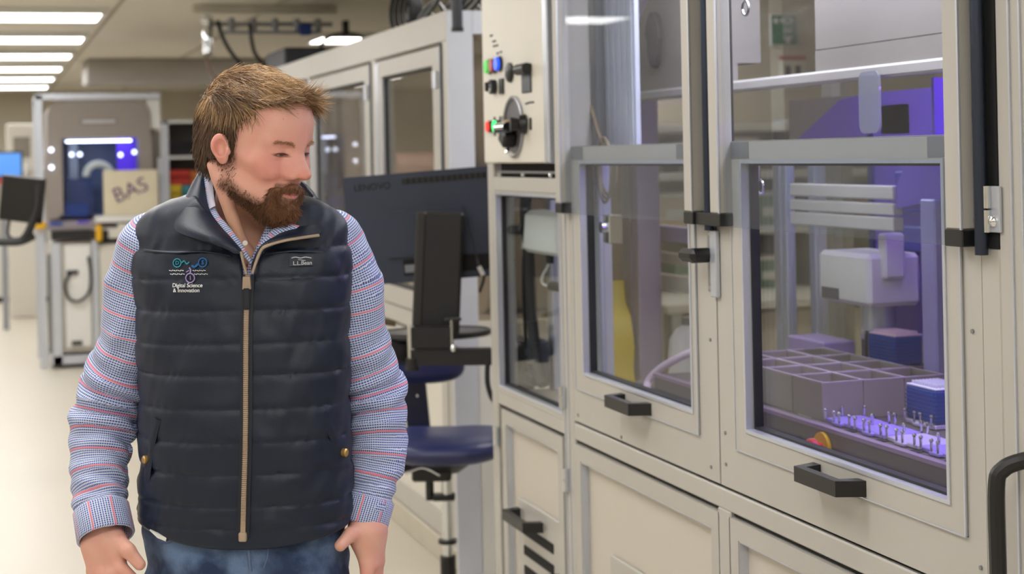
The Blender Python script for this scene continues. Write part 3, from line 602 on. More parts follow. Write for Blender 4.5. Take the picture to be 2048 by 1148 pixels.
A('pivot', G().cyl((1.345, 5.40, .925), (1.345, 5.40, 1.06), .017, 16), CHROME); A('pivot_foot', G().cyl((1.345, 5.40, .91), (1.345, 5.40, .95), .024, 16))
A('link_arm', G().prism([(1.335, 5.375), (1.465, 5.33), (1.475, 5.37), (1.345, 5.42)], 'z', .985, 1.055)); A('link_arm', G().prism([(1.335, 5.385), (1.66, 5.26), (1.68, 5.31), (1.35, 5.43)], 'z', .925, .98))
A('knuckle', G().cyl((1.655, 5.29, .86), (1.655, 5.29, 1.0), .03, 16)); A('wall_bracket', G().box(1.63, 1.70, 5.165, 5.30, .84, 1.02, .006))
A('clamp_screw', G().cyl((1.465, 5.33, .985), (1.465, 5.33, 1.08), .006, 8), CHROME); A('clamp_knob', G().sphere((1.467, 5.32, .985), .013, 10), CHROME); A('clamp_knob', G().box(1.44, 1.50, 5.325, 5.345, 1.075, 1.085, .003), BLACK)
A('loop_cable', G().tube(spline([(1.58, 5.30, .95), (1.575, 5.29, .86), (1.60, 5.28, .80), (1.65, 5.26, .82), (1.68, 5.20, .90), (1.70, 5.17, .93)], 8), .009, 8), RUBBER)
A('loop_cable', G().tube(spline([(1.60, 5.24, .93), (1.63, 5.22, .90), (1.67, 5.18, .92)], 6), .008, 8), RUBBER)
tray = thing('keyboard_tray', 'dark oval keyboard tray under the monitor', 'tray', (1.45, 5.55, 1.0))
part('tray_top', G().prism([(1.46+.20*math.cos(a), 5.56+.13*math.sin(a)) for a in np.linspace(0, 2*math.pi, 33)[:-1]], 'z', 1.0, 1.02), mat('tray_black', (36, 34, 34), .3), tray); part('tray_rim', G().tube([(1.46+.20*math.cos(a), 5.56+.13*math.sin(a), 1.012) for a in np.linspace(0, 2*math.pi, 33)], .012, 8), BLACK, tray); part('tray_bin', G().box(1.27, 1.36, 5.46, 5.60, .92, 1.0, .012), BLACK, tray)
single('yellow_tool', G().cyl((1.235, 5.50, 1.075), (1.31, 5.48, 1.06), .010, 8).cyl((1.225, 5.502, 1.077), (1.25, 5.496, 1.072), .014, 8), mat('olive_tool', (70, 60, 22), .5), 'short dark and yellow tool on the tray edge beside the sleeve', 'tool')
# ------------------------------------------------------------------ blue chair
NAVY = mat('blue_vinyl', (38, 46, 96), .38, var=.08, bump=.1, bscale=300)
ch = thing('work_chair', 'blue vinyl swivel work chair on a chrome column by the rear row', 'chair', (1.535, 5.70, 0))
CO = Vector((1.535, 5.70, 0)); Rc = Matrix.Translation(CO) @ Matrix.Rotation(-YAW, 4, 'Z')
def CP(name, g, m, parent=ch, label=None, smooth=40): return part(name, g.rot(Rc), m, parent, label, smooth)
def cushion(cx_, cy_, cz_, a, b, h, dish, nx=26, ny=8):
    g = G(); vs = []; fs = []
    for s_ in (1, -1):
        for i in range(ny+1):
            rr = math.sin(math.pi/2*i/ny)
            for k in range(nx):
                an = 2*math.pi*k/nx; e = 2/3.2
                x = a*math.copysign(abs(math.cos(an))**e, math.cos(an)); y = b*math.copysign(abs(math.sin(an))**e, math.sin(an))
                z = s_*h*max(0, 1-rr**4)**.5
                vs.append((cx_+x*rr, cy_+y*rr, cz_+z+dish*(rr*rr*(x/a)**2-.5)*(1 if s_ > 0 else .5)))
    for s_ in range(2):
        o = s_*(ny+1)*nx
        for i in range(ny):
            for k in range(nx): fs.append((o+i*nx+k, o+i*nx+(k+1) % nx, o+(i+1)*nx+(k+1) % nx, o+(i+1)*nx+k))
    return g._a(vs, fs)
CP('seat', cushion(0, 0, .60, .225, .215, .055, .02), NAVY)
CP('seat_pan', G().tube([(0, 0, .56), (0, 0, .535), (0, 0, .50)], [.13, .10, .05], 16), BLACK)
bk = CP('backrest', cushion(0, 0, 0, .17, .075, .035, .0).rot(Matrix.Translation((-.10, .22, .86)) @ Matrix.Rotation(.2, 4, 'Z') @ Matrix.Rotation(math.radians(82), 4, 'X')), NAVY)
sp = CP('back_bar', G().prism([(-.15, .60), (-.065, .60), (-.085, .86), (-.175, .86)], 'y', .235, .262), mat('navy_bar', (26, 30, 58), .4)); CP('bolt', G().sphere((-.11, .233, .74), .007, 8), CHROME, sp)
CP('tilt_mechanism', G().box(-.12, .02, -.06, .12, .475, .535, .008), BLACK)
for (x, y, l, dz) in ((-.10, -.02, .20, -.03), (-.08, .06, .22, -.05)): CP('lever', G().tube(spline([(x, y, .52), (x-l*.4, y, .505), (x-l, y-.02, .50+dz)], 5), .009, 8), BLACK)
CP('lever', G().tube(spline([(-.02, -.06, .50), (-.08, -.07, .53), (-.14, -.07, .51)], 5), .006, 8), CHROME); CP('tilt_knob', G().cyl((-.06, 0, .475), (-.06, 0, .40), .015, 10), BLACK)
CP('spring', G().box(-.05, .03, -.03, .03, .40, .42, .004), BLACK)
CP('gas_column', G().cyl((0, 0, .10), (0, 0, .50), .019, 18), CHROME); CP('column_ring', G().cyl((0, 0, .245), (0, 0, .258), .034, 18), BLACK); CP('column_sleeve', G().cyl((0, 0, .07), (0, 0, .20), .028, 18), BLACK)
for k in range(5):
    a = 2*math.pi*k/5+.3; e = Vector((math.cos(a)*.28, math.sin(a)*.28, .075))
    lg = CP('base_leg', G().tube([(0, 0, .10), e], [.024, .016], 8), BLACK); CP('caster', G().cyl((e.x-.012, e.y, .03), (e.x+.012, e.y, .03), .03, 12), BLACK, lg)
# ------------------------------------------------------------------ far grey machine (left background)
YM = 13.7
mc = thing('lab_machine', 'far grey hooded lab machine with violet lit window in the left background', 'lab machine', (.87, YM, 0))
def Q(name, g, m, parent=mc, label=None): return part(name, g, m, parent, label)
TAUPE = mat('taupe_hood', (146, 137, 132), .5, var=.03)
hp = rrect(.45, 1.26, 1.19, 2.135, .13, 6)
# hood front with a window opening: built of four slabs around the hole plus rounded crown
Q('hood_crown', G().prism([(p, max(q, 1.83)) for p, q in rrect(.45, 1.26, 1.5, 2.135, .13, 6)], 'y', YM, YM+.75), TAUPE)
Q('hood_side', G().prism([(.45, 1.83), (.56, 1.83), (.56, 1.22), (.44, 1.17), (.42, 1.5)], 'y', YM, YM+.75), TAUPE); Q('hood_side', G().box(1.165, 1.27, YM, YM+.75, 1.17, 1.83), TAUPE)
Q('hood_wing', G().prism([(1.27, 1.17), (1.34, 1.17), (1.34, 1.87), (1.27, 1.9)], 'y', YM+.04, YM+.7), mat('taupe_dark', (120, 112, 106), .5))
Q('badge', G().box(.72, .98, YM-.004, YM, 1.95, 1.975), mat('badge_silver', (190, 190, 196), .3, .4)); Q('badge_plate', G().box(.70, 1.0, YM-.002, YM, 1.935, 1.99), mat('taupe_plate', (134, 126, 124), .5))
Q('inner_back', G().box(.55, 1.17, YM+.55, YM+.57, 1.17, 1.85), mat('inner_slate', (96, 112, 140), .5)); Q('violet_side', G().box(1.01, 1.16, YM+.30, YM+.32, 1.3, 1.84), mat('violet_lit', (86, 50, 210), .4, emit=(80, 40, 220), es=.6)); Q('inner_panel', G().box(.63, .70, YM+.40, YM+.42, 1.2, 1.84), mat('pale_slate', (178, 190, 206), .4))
Q('inner_rack', G().box(.58, .80, YM+.1, YM+.4, 1.22, 1.50), mat('navy_rack', (40, 58, 120), .45)); Q('inner_rack', G().box(.57, .76, YM+.06, YM+.3, 1.20, 1.30), BLUEP)
Q('rotor', G().tube([(.85+.10*math.cos(a), YM+.15, 1.52+.10*math.sin(a)) for a in np.linspace(0, math.pi, 13)], .03, 8), WHITE)
for (x, z) in ((.635, 1.70), (.70, 1.70), (1.02, 1.69), (1.13, 1.71), (.475, 1.74), (.475, 1.6)): Q('spot_lamp', G().sphere((x, YM+.05 if x > .5 else YM-.01, z), .018, 10), mat('cool_lamp', (235, 240, 255), .4, emit=(225, 232, 255), es=4), label=None)
Q('added_fill_strip', G().box(.6, 1.12, YM+.2, YM+.24, 1.80, 1.815), mat('machine_fill_led', (230, 235, 255), .5, emit=(215, 220, 255), es=9)); Q('window_pane', G().box(.56, 1.165, YM+.012, YM+.018, 1.19, 1.83), GLASS)  # glowing strip added to brighten the inside of the machine
for x in (.36, 1.345): Q('frame_post', G().box(x, x+.055, YM-.02, YM+.035, 0 if x < 1 else 1.2, 2.18 if x < 1 else 1.93, .003), ALU)
Q('frame_rail', G().box(.36, 1.34, YM-.02, YM+.035, 2.14, 2.19, .003), ALU); Q('frame_post', G().box(.36, .415, YM+.7, YM+.755, 0, 2.18), ALU); Q('frame_rail', G().box(.36, .415, YM, YM+.75, 2.14, 2.18), ALU)
Q('frame_post', G().box(1.31, 1.36, YM-.03, YM+.02, 1.20, 1.66, .003), ALU); Q('frame_panel', G().box(1.24, 1.34, YM+.02, YM+.04, 1.9, 2.19), WHITE)
Q('deck_shelf', G().box(.43, .98, YM-.10, YM+.7, 1.10, 1.17, .006), mat('mauve_deck', (140, 132, 142), .5)); Q('deck_shelf', G().box(.46, .90, YM-.12, YM+.1, 1.02, 1.09, .006), BLACK)
Q('deck_strip', G().box(.45, .55, YM-.11, YM-.10, 1.14, 1.165), BLUEP); Q('deck_strip', G().box(.66, .75, YM-.11, YM-.10, 1.15, 1.17), mat('violet_strip', (88, 70, 200), .4))
Q('worktop', G().box(.80, 1.37, YM-.12, YM+.7, 1.15, 1.20, .005), WHITE); Q('upper_drawer', G().box(.82, 1.37, YM-.10, YM+.6, 1.02, 1.14, .006), CREAM); Q('shadow_gap', G().box(.80, 1.36, YM-.09, YM+.6, .985, 1.02), DARK)
Q('base_body', G().box(.47, 1.37, YM-.06, YM+.74, .12, 1.0, .005), mat('base_cream', (206, 200, 188), .5)); Q('base_door', G().box(.56, .76, YM-.085, YM-.06, .16, .98, .006), WHITE); Q('base_door', G().box(.83, 1.36, YM-.085, YM-.06, .16, .97, .006), CREAM)
Q('frame_post', G().box(.455, .53, YM-.10, YM-.03, .03, 1.0, .003), ALU); Q('frame_post', G().box(.77, .82, YM-.09, YM-.03, .1, 1.12, .003), ALU); Q('base_rail', G().box(.44, .80, YM-.10, YM+.7, .03, .10, .003), ALU)
Q('side_tube', G().cyl((.45, YM+.2, .1), (.45, YM+.2, .9), .02, 8), ALUD); Q('castor_block', G().box(.50, .72, YM-.05, YM+.1, 0, .05), BLACK)
Q('hose', G().tube(spline([(.605, YM-.10, .76), (.56, YM-.12, .68), (.58, YM-.12, .56), (.66, YM-.12, .53), (.74, YM-.12, .60), (.755, YM-.12, .75), (.74, YM-.10, .88)], 8), .012, 8), RUBBER); Q('catch', G().box(.57, .66, YM-.105, YM-.085, .745, .775), BLACK); Q('catch', G().box(.60, .68, YM-.105, YM-.085, .18, .21), BLACK)
Q('estop_box', G().box(.33, .42, YM-.10, YM-.03, 1.11, 1.17, .01), YEL); Q('estop_box', G().box(.80, .85, YM-.16, YM-.10, 1.00, 1.13, .01), YEL)
ct = thing('marked_carton', 'cream box with purple handwriting on the far machine', 'box', (1.12, YM-.1, 1.2))
part('carton', G().box(.872, 1.30, YM-.11, YM-.035, 1.201, 1.565, .006), mat('cream_carton', (220, 210, 184), .6), ct)
text('handwriting', 'BAS', .17, mat('purple_marker', (84, 44, 104), .6), ct, Matrix.Translation((1.08, YM-.1115, 1.40)) @ Matrix.Rotation(-.38, 4, 'Y') @ Matrix.Rotation(math.pi/2, 4, 'X'), .001)
# ------------------------------------------------------------------ other far things on the left
fm = thing('side_monitor', 'black monitor on arm at the left edge beyond the man', 'monitor', (.16, 9.4, 1.0))
Rf = Matrix.Translation((.165, 9.4, 1.44)) @ Matrix.Rotation(-.5, 4, 'Z') @ Matrix.Rotation(.12, 4, 'Y')
part('shell', G().box(-.12, .13, -.015, .015, -.125, .125, .006).rot(Rf), BLACK, fm); part('arm', G().tube(spline([(.25, 9.35, 1.52), (.245, 9.33, 1.40), (.20, 9.32, 1.27), (.16, 9.3, 1.22)], 5), [.022]*16, 8), BLACK, fm); part('arm', G().tube(spline([(.22, 9.33, 1.24), (.15, 9.3, 1.215), (.05, 9.3, 1.215), (-.25, 9.3, 1.22)], 5), .024, 8), BLACK, fm)
part('stand_post', G().cyl((-.25, 9.3, 0), (-.25, 9.3, 1.3), .03, 12), BLACK, fm); part('stand_foot', G().cyl((-.25, 9.3, 0), (-.25, 9.3, .03), .2, 20), BLACK, fm); part('cable', G().tube(spline([(.10, 9.4, 1.33), (.09, 9.38, 1.25), (.13, 9.36, 1.22)], 5), .008, 6), RUBBER, fm)
bs = thing('blue_screen', 'lit blue computer screen at the far left edge', 'monitor', (.17, 17.0, 1.4))
part('bezel', G().box(-.05, .32, 17.0, 17.04, 1.50, 1.76, .006), BLACK, bs); part('lit_screen', G().box(-.03, .30, 16.995, 17.0, 1.52, 1.74), mat('screen_blue', (70, 120, 190), .3, emit=(70, 130, 210), es=.7), bs); part('red_strip', G().box(-.03, .30, 16.99, 17.0, 1.44, 1.50), mat('red_strip', (170, 70, 60), .5), bs); part('post', G().box(.10, .16, 17.04, 17.08, 0, 1.6), ALUD, bs)
for k, (x0, x1, y0, z1, t_) in enumerate(((-.45, .27, 20.45, .70, 'low white lab cabinet at the far left edge'), (.34, .70, 20.3, 1.0, 'white lab cabinet beside the grey machine, far left'), (.20, .42, 17.6, 2.1, None), (-.6, .31, 20.9, 1.25, None))):
    if t_ is None: continue
    t = thing('lab_cabinet', t_, 'cabinet', ((x0+x1)/2, y0, 0), 'far white lab cabinets')
    part('body', G().box(x0, x1, y0, y0+.6, .06, z1, .01), WHITE, t); part('plinth', G().box(x0+.03, x1-.03, y0+.03, y0+.55, 0, .06), DARK, t); part('door', G().box(x0+.02, x1-.02, y0-.015, y0, .09, z1-.04, .006), mat('cabinet_door', (222, 220, 214), .45), t); part('handle', G().box(x1-.09, x1-.07, y0-.035, y0-.015, z1-.3, z1-.15, .004), ALUD, t)
sh = thing('wall_unit', 'white wall unit with grey vent behind the far machine, left side', 'wall unit', (.30, 18.3, 0))
part('frame', G().box(.18, .48, 18.3, 18.7, 0, 2.06, .01), CREAM, sh); part('vent', G().box(.25, .42, 18.29, 18.3, 1.70, 1.92), mat('vent_grey', (140, 132, 122), .6), sh); part('dispenser', G().sphere((.33, 18.25, 1.55), .09, 12), WHITE, sh)
# colourful shelf right of the machine
sf = thing('storage_shelf', 'grey storage shelf beside the far machine behind the man', 'shelf', (1.7, 15.0, 0))
part('upright', G().box(1.50, 1.53, 15.0, 15.4, 0, 2.0), ALU, sf); part('upright', G().box(1.90, 1.93, 15.0, 15.4, 0, 2.0), ALU, sf); part('back', G().box(1.53, 1.90, 15.39, 15.4, 0, 1.98), GREYP, sf)
for z in (.3, .8, 1.23, 1.65, 1.97): part('shelf_board', G().box(1.50, 1.93, 15.0, 15.4, z, z+.025), WHITE, sf)
for k, (c, x0, x1, z0, h, t_) in enumerate((((196, 60, 52), 1.54, 1.72, 1.42, .13, 'red'), ((220, 190, 60), 1.54, 1.64, 1.256, .16, 'yellow'), ((70, 160, 170), 1.65, 1.88, 1.256, .15, 'teal'), ((26, 26, 30), 1.54, 1.80, 1.676, .14, 'black'), ((222, 130, 70), 1.73, 1.88, 1.42, .12, 'orange'))):
    if z0 == 1.42: z0 = 1.256+.161
    t = thing('storage_bin', '%s plastic bin on the grey shelf beside the far machine' % t_, 'bin', ((x0+x1)/2, 15.1, z0), 'coloured bins on the far shelf')
    m_ = mat('bin_%s' % t_, c, .5); part('bin_body', G().ring('z', (x0, x1, 15.02, 15.3), (x0+.008, x1-.008, 15.028, 15.292), z0, z0+h).box(x0+.004, x1-.004, 15.024, 15.296, z0, z0+.01), m_, t); part('lip', G().box(x0, x1, 15.005, 15.022, z0+h*.6, z0+h, .003), m_, t)
single('steel_locker', G().prism(rrect(1.60, 1.78, 13.2, 13.45, .06, 5), 'z', 0, 2.03).box(1.62, 1.76, 13.19, 13.2, 1.3, 1.8), mat('blue_steel', (150, 162, 186), .3, .4), 'blue-grey steel column locker just left of the man head', 'locker')
# ------------------------------------------------------------------ ceiling services
sv = thing('ceiling_service_panel', 'ceiling service panel with valves and hanging black hoses above the man', 'service panel', (1.9, 11.6, CZ))
part('carrier', G().box(1.35, 2.35, 11.4, 11.5, CZ-.06, CZ-.001, .004), CREAM, sv); part('pipe', G().cyl((1.45, 11.35, CZ-.14), (2.3, 11.35, CZ-.14), .016, 10), ALUD, sv); part('pipe', G().cyl((1.5, 11.3, CZ-.2), (2.2, 11.3, CZ-.2), .012, 10), ALUD, sv); part('grille', G().box(1.5, 2.2, 9.9, 10.4, CZ-.012, CZ-.001), mat('grille_taupe', (178, 172, 164), .6), sv)
for k in range(6): part('valve', G().cyl((1.45+.15*k, 11.35, CZ-.20), (1.45+.15*k, 11.35, CZ-.10), .025, 10), ALUD, sv)
part('blue_tap', G().box(2.06, 2.14, 11.25, 11.33, CZ-.22, CZ-.14, .01), BLUEP, sv); part('reel_ball', G().sphere((1.43, 11.3, CZ-.12), .04, 12), CHROME, sv); part('reel_stem', G().tube([(1.43, 11.3, z) for z in (CZ-.14, CZ-.2, CZ-.26, CZ-.34, CZ-.36)], [.02, .035, .03, .03, .05], 10), CHROME, sv)
part('hose', G().tube(spline([(1.50, 11.3, CZ-.12), (1.54, 11.3, CZ-.25), (1.62, 11.3, CZ-.38), (1.74, 11.3, CZ-.50), (1.95, 11.3, CZ-.56)], 8), .014, 8), RUBBER, sv); part('hose', G().tube(spline([(1.72, 11.3, CZ-.14), (1.73, 11.3, CZ-.26), (1.76, 11.3, CZ-.36), (1.86, 11.3, CZ-.46), (2.05, 11.3, CZ-.54)], 8), .014, 8), BLACK, sv)
part('hose', G().tube(spline([(1.42, 11.3, CZ-.34), (1.44, 11.3, CZ-.46), (1.52, 11.3, CZ-.54), (1.62, 11.3, CZ-.57)], 8), .007, 8), mat('brown_hose', (140, 110, 100), .5), sv)
single('sprinkler_head', G().cyl((1.03, 10.4, CZ-.05), (1.03, 10.4, CZ), .03, 12).cyl((1.03, 10.4, CZ-.06), (1.03, 10.4, CZ-.05), .05, 12), WHITE, 'small white sprinkler head on the ceiling', 'sprinkler')
single('hose_reel_ring', G().tube([(2.68+.20*math.cos(a), 12.7, CZ-.22+.12*math.sin(a)) for a in np.linspace(0, 2*math.pi, 25)], .014, 6).box(2.66, 2.70, 12.66, 12.74, CZ-.12, CZ), RUBBER, 'black hanging hose ring above the rear row', 'hose')
# ------------------------------------------------------------------ beyond the enclosure: bench, shelves, sign
sg = thing('safety_sign', 'green eyewash station sign with white cross on the far wall', 'sign', (3.9, 7.99, 2.2))
SGX, SGZ = 4.01, 2.29
def sgp(px, py): # position on the partition plane
    y = 7.985; r = Wp(px, py, 1.0) - Vector((0, 0, CAM_H)); t = y/r.y; return r.x*t, CAM_H+r.z*t
(ax, az), (bx_, bz) = sgp(1540, 28), sgp(1595, 92)
part('board', G().box(ax, bx_, 7.984, 7.998, bz, az, .002), WHITE, sg); part('green_field', G().box(ax+.006, bx_-.006, 7.982, 7.985, bz+.006, az-.006), mat('sign_green', (42, 104, 70), .5), sg)
wx, wz = bx_-ax, az-bz
part('cross', G().box(ax+.10*wx, ax+.30*wx, 7.980, 7.983, az-.25*wz, az-.18*wz).box(ax+.165*wx, ax+.235*wx, 7.980, 7.983, az-.31*wz, az-.12*wz), WHITE, sg)
part('eye_symbol', G().prism([(ax+.62*wx+.24*wx*math.cos(a), az-.20*wz+.10*wz*math.sin(a)) for a in np.linspace(0, 2*math.pi, 25)[:-1]], 'y', 7.980, 7.983), WHITE, sg); part('eye_symbol', G().prism([(ax+.62*wx+.09*wx*math.cos(a), az-.20*wz+.06*wz*math.sin(a)) for a in np.linspace(0, 2*math.pi, 17)[:-1]], 'y', 7.978, 7.981), MATS['sign_green'], sg)
part('fountain_symbol', G().box(ax+.48*wx, ax+.80*wx, 7.980, 7.983, az-.78*wz, az-.70*wz).box(ax+.58*wx, ax+.70*wx, 7.980, 7.983, az-.92*wz, az-.78*wz).box(ax+.50*wx, ax+.78*wx, 7.980, 7.983, az-.55*wz, az-.48*wz), WHITE, sg)
wb = thing('wall_outlet_panel', 'pale wall panel with dark slots and red strip below the green sign', 'wall panel', (3.95, 7.99, 1.9))
(ax, az), (bx_, bz) = sgp(1560, 120), sgp(1612, 180)
part('plate', G().box(ax, bx_, 7.985, 7.998, bz, az, .003), CREAM, wb); part('red_strip', G().box(ax, bx_, 7.98, 7.99, az, az+.02), mat('dull_red', (170, 80, 74), .5), wb)
for k in range(2): part('slot', G().box(ax+.03+.06*k, ax+.06+.06*k, 7.98, 7.986, bz+.02, az-.03), DARK, wb)
bn = thing('side_bench', 'pale lab bench with shelves beyond the enclosure', 'bench', (3.8, 7.4, 0))
part('bench_top', G().box(2.95, 4.98, 7.0, 7.85, .88, .92, .004), WHITE, bn)
for x in (2.98, 4.9): part('leg', G().box(x, x+.05, 7.02, 7.07, 0, .88), ALU, bn)
part('under_cabinet', G().box(3.1, 4.85, 7.1, 7.85, .05, .86, .006), CREAM, bn)
for z in (1.20, 1.48, 1.72): part('shelf_board', G().box(2.95, 4.98, 7.6, 7.98, z, z+.04, .003), WHITE, bn)
for x in (2.95, 4.0, 4.95): part('shelf_upright', G().box(x, x+.03, 7.6, 7.98, .92, 1.78), ALU, bn)
rr = random.Random(3); names = ['white', 'grey', 'cream', 'dark', 'pale green', 'tan']; cols2 = [(222, 220, 216), (140, 138, 140), (214, 198, 170), (70, 68, 72), (120, 150, 130), (190, 160, 130)]; order = ['first', 'second', 'third', 'fourth', 'fifth', 'sixth', 'seventh', 'eighth', 'ninth']
for zi, (z, lvl) in enumerate(((.921, 'bench top'), (1.241, 'lower shelf'), (1.521, 'upper shelf'))):
    x = 3.03
    for k in range(6):
        w_ = rr.uniform(.10, .2); h = rr.uniform(.11, .165); c = rr.randrange(6)
        if x+w_ > 4.9: break
        if x < 4.05 and x+w_+.03 > 3.99: x = 4.06
        t = thing('supply_box', '%s %s supply box from the left on the %s beyond the enclosure' % (order[k], names[c], lvl), 'box', (x+w_/2, 7.75, z), 'supply boxes on the side bench')
        m_ = mat('supply_%d' % c, cols2[c], .6); part('box_body', G().box(x, x+w_, 7.64, 7.86, z, z+h, .004), m_, t); part('lid', G().box(x-.004, x+w_+.004, 7.635, 7.865, z+h, z+h+.02, .003), WHITE, t); part('box_label', G().box(x+w_*.2, x+w_*.8, 7.636, 7.641, z+h*.3, z+h*.6), WHITE, t)
        x += w_+rr.uniform(.05, .12)
# ------------------------------------------------------------------ the man: implicit surfaces meshed with surface nets
def snets(f, lo, hi, h, snap=1):
    lo = np.array(lo, float); hi = np.array(hi, float)
    nb = np.ceil((hi-lo)/h/4).astype(int); nc = nb*4; npt = nc+1
    ax = [lo[i]+h*4*(np.arange(nb[i])+.5) for i in range(3)]
    C = np.stack(np.meshgrid(*ax, indexing='ij'), -1).reshape(-1, 3)
    fc = f(C).reshape(nb); act = np.abs(fc) < 4*h*.87*1.7+.006
    cell = act.repeat(4, 0).repeat(4, 1).repeat(4, 2); sg_ = fc.repeat(4, 0).repeat(4, 1).repeat(4, 2)
    pm_ = np.zeros(npt, bool); V = np.ones(npt)
    for i in (0, 1):
        for j in (0, 1):
            for k in (0, 1):
                sl_ = (slice(i, i+nc[0]), slice(j, j+nc[1]), slice(k, k+nc[2])); pm_[sl_] |= cell; V[sl_] = np.where(sg_ > 0, 1, -1)
    idx = np.argwhere(pm_); V[pm_] = f(lo+idx*h)
    S_ = V < 0
    cor = [(i, j, k) for i in (0, 1) for j in (0, 1) for k in (0, 1)]
    cnt = sum(S_[i:i+nc[0], j:j+nc[1], k:k+nc[2]].astype(np.int8) for i, j, k in cor)
    cells = np.argwhere((cnt > 0) & (cnt < 8)); vals = np.stack([V[cells[:, 0]+i, cells[:, 1]+j, cells[:, 2]+k] for i, j, k in cor], 1)
    acc = np.zeros((len(cells), 3)); n = np.zeros(len(cells)); K = np.array(cor, float)
    for a in range(8):
        for b in range(a+1, 8):
            if np.abs(K[a]-K[b]).sum() != 1: continue
            va, vb = vals[:, a], vals[:, b]; m = (va < 0) != (vb < 0); t = np.where(m, va/np.where(m, va-vb, 1), 0)
            acc += np.where(m[:, None], K[a]+(K[b]-K[a])*t[:, None], 0); n += m
    P_ = lo+(cells+acc/n[:, None])*h
    vid = -np.ones(nc, np.int64); vid[tuple(cells.T)] = np.arange(len(cells)); F_ = []
    for axn in range(3):
        o1, o2 = [(1, 2), (2, 0), (0, 1)][axn]
        s0 = [slice(None)]*3; s1 = [slice(None)]*3; s0[axn] = slice(0, -1); s1[axn] = slice(1, None)
        d = S_[tuple(s0)] != S_[tuple(s1)]; e = np.argwhere(d)
        e = e[(e[:, o1] > 0) & (e[:, o2] > 0) & (e[:, o1] < nc[o1]) & (e[:, o2] < nc[o2])]
        ins = S_[tuple(e.T)]
        def cid(a, b):
            q = e.copy(); q[:, o1] -= a; q[:, o2] -= b; return vid[tuple(q.T)]
        q = np.stack([cid(1, 1), cid(0, 1), cid(0, 0), cid(1, 0)], 1); q[~ins] = q[~ins][:, ::-1]; F_.append(q)
    F_ = np.concatenate(F_); F_ = F_[(F_ >= 0).all(1)]
    for _ in range(snap):
        g_, d = grad(f, P_, h*.5); P_ = P_-g_*np.clip(d, -h, h)[:, None]*.8
    return P_, F_
def grad(f, p, e):
    d = f(p); g_ = np.stack([f(p+np.eye(3)[i]*e)-f(p-np.eye(3)[i]*e) for i in range(3)], 1)
    return g_/np.maximum(np.linalg.norm(g_, axis=1), 1e-9)[:, None], d
def ell(p, c, r):
    q = p-np.array(c); r = np.array(r, float); k0 = np.linalg.norm(q/r, axis=1); k1 = np.linalg.norm(q/(r*r), axis=1)+1e-9; return k0*(k0-1)/k1
def cap(p, a, b, r1, r2=None):
    a = np.array(a, float); b = np.array(b, float); r2 = r1 if r2 is None else r2; ba = b-a
    h = np.clip((p-a) @ ba/(ba @ ba), 0, 1); return np.linalg.norm(p-a-h[:, None]*ba, axis=1)-(r1+(r2-r1)*h)
def smin(a, b, k):
    h = np.clip(.5+.5*(b-a)/k, 0, 1); return b+(a-b)*h-k*h*(1-h)
def smax(a, b, k): return -smin(-a, -b, k)
def sstep(a, b, x): t = np.clip((x-a)/(b-a), 0, 1); return t*t*(3-2*t)
def fmesh(name, v, f, m, attrs=None, smooth=True):
    me = bpy.data.meshes.new(name); v = np.asarray(v, np.float32); f = np.asarray(f, np.int32); k = f.shape[1]
    me.vertices.add(len(v)); me.vertices.foreach_set('co', v.ravel()); me.loops.add(f.size); me.loops.foreach_set('vertex_index', f.ravel())
    me.polygons.add(len(f)); me.polygons.foreach_set('loop_start', np.arange(len(f), dtype=np.int32)*k); me.update(calc_edges=True); me.validate()
    if smooth: me.shade_smooth()
    for an, (ty, arr) in (attrs or {}).items():
        at = me.attributes.new(an, ty, 'POINT'); at.data.foreach_set('color' if 'COLOR' in ty else 'vector', np.asarray(arr, np.float32).ravel())
    me.materials.append(m); return me

man = thing('person', 'bearded man in navy quilted vest, striped shirt and jeans looking to the right', 'person', (0.437, 2.988, 0))
man.rotation_euler.z = -YAW
T0 = 2.98; U0 = ((485-CX)*math.cos(ROLL)-(600-CY)*math.sin(ROLL))/F_PX*T0
def L(px, py, dy=0.0):
    """photo position at the man's distance (+dy) -> man's own frame"""
    dx, d2 = px-CX, py-CY; u = (dx*math.cos(ROLL)-d2*math.sin(ROLL))/F_PX; v = (dx*math.sin(ROLL)+d2*math.cos(ROLL))/F_PX
    return np.array((u*(T0+dy)-U0, dy, CAM_H-v*(T0+dy)))
# ---- head frame
HO = np.array((.028, -.045, 1.650)); HS = 1.055; HY, HP = math.radians(57), math.radians(15)
fh0 = np.array((math.sin(HY), -math.cos(HY), 0)); rh = np.array((math.cos(HY), math.sin(HY), 0)); uh0 = np.array((0, 0, 1.))
fh = fh0*math.cos(HP)-uh0*math.sin(HP); uh = uh0*math.cos(HP)+fh0*math.sin(HP)
HR = np.stack([rh, fh, uh])          # rows: head x, forward, up in man's frame
ZW, KW = .010, .83          # the lower face is a little shorter than the unit head
def h2m(p):
    p = np.array(p, float); z = p[..., 2]; p[..., 2] = np.where(z < ZW, ZW+(z-ZW)*KW, z); return HO+HS*(p @ HR)
def m2h(p):
    q = ((np.asarray(p, float)-HO) @ HR.T)/HS; z = q[..., 2]; q[..., 2] = np.where(z < ZW, ZW+(z-ZW)/KW, z); return q
NK0, NK1 = m2h((.005, .035, 1.60)), m2h((-.005, .045, 1.44))
ST0, ST1 = (-.062, -.025, -.045), m2h((.012, -.055, 1.455))
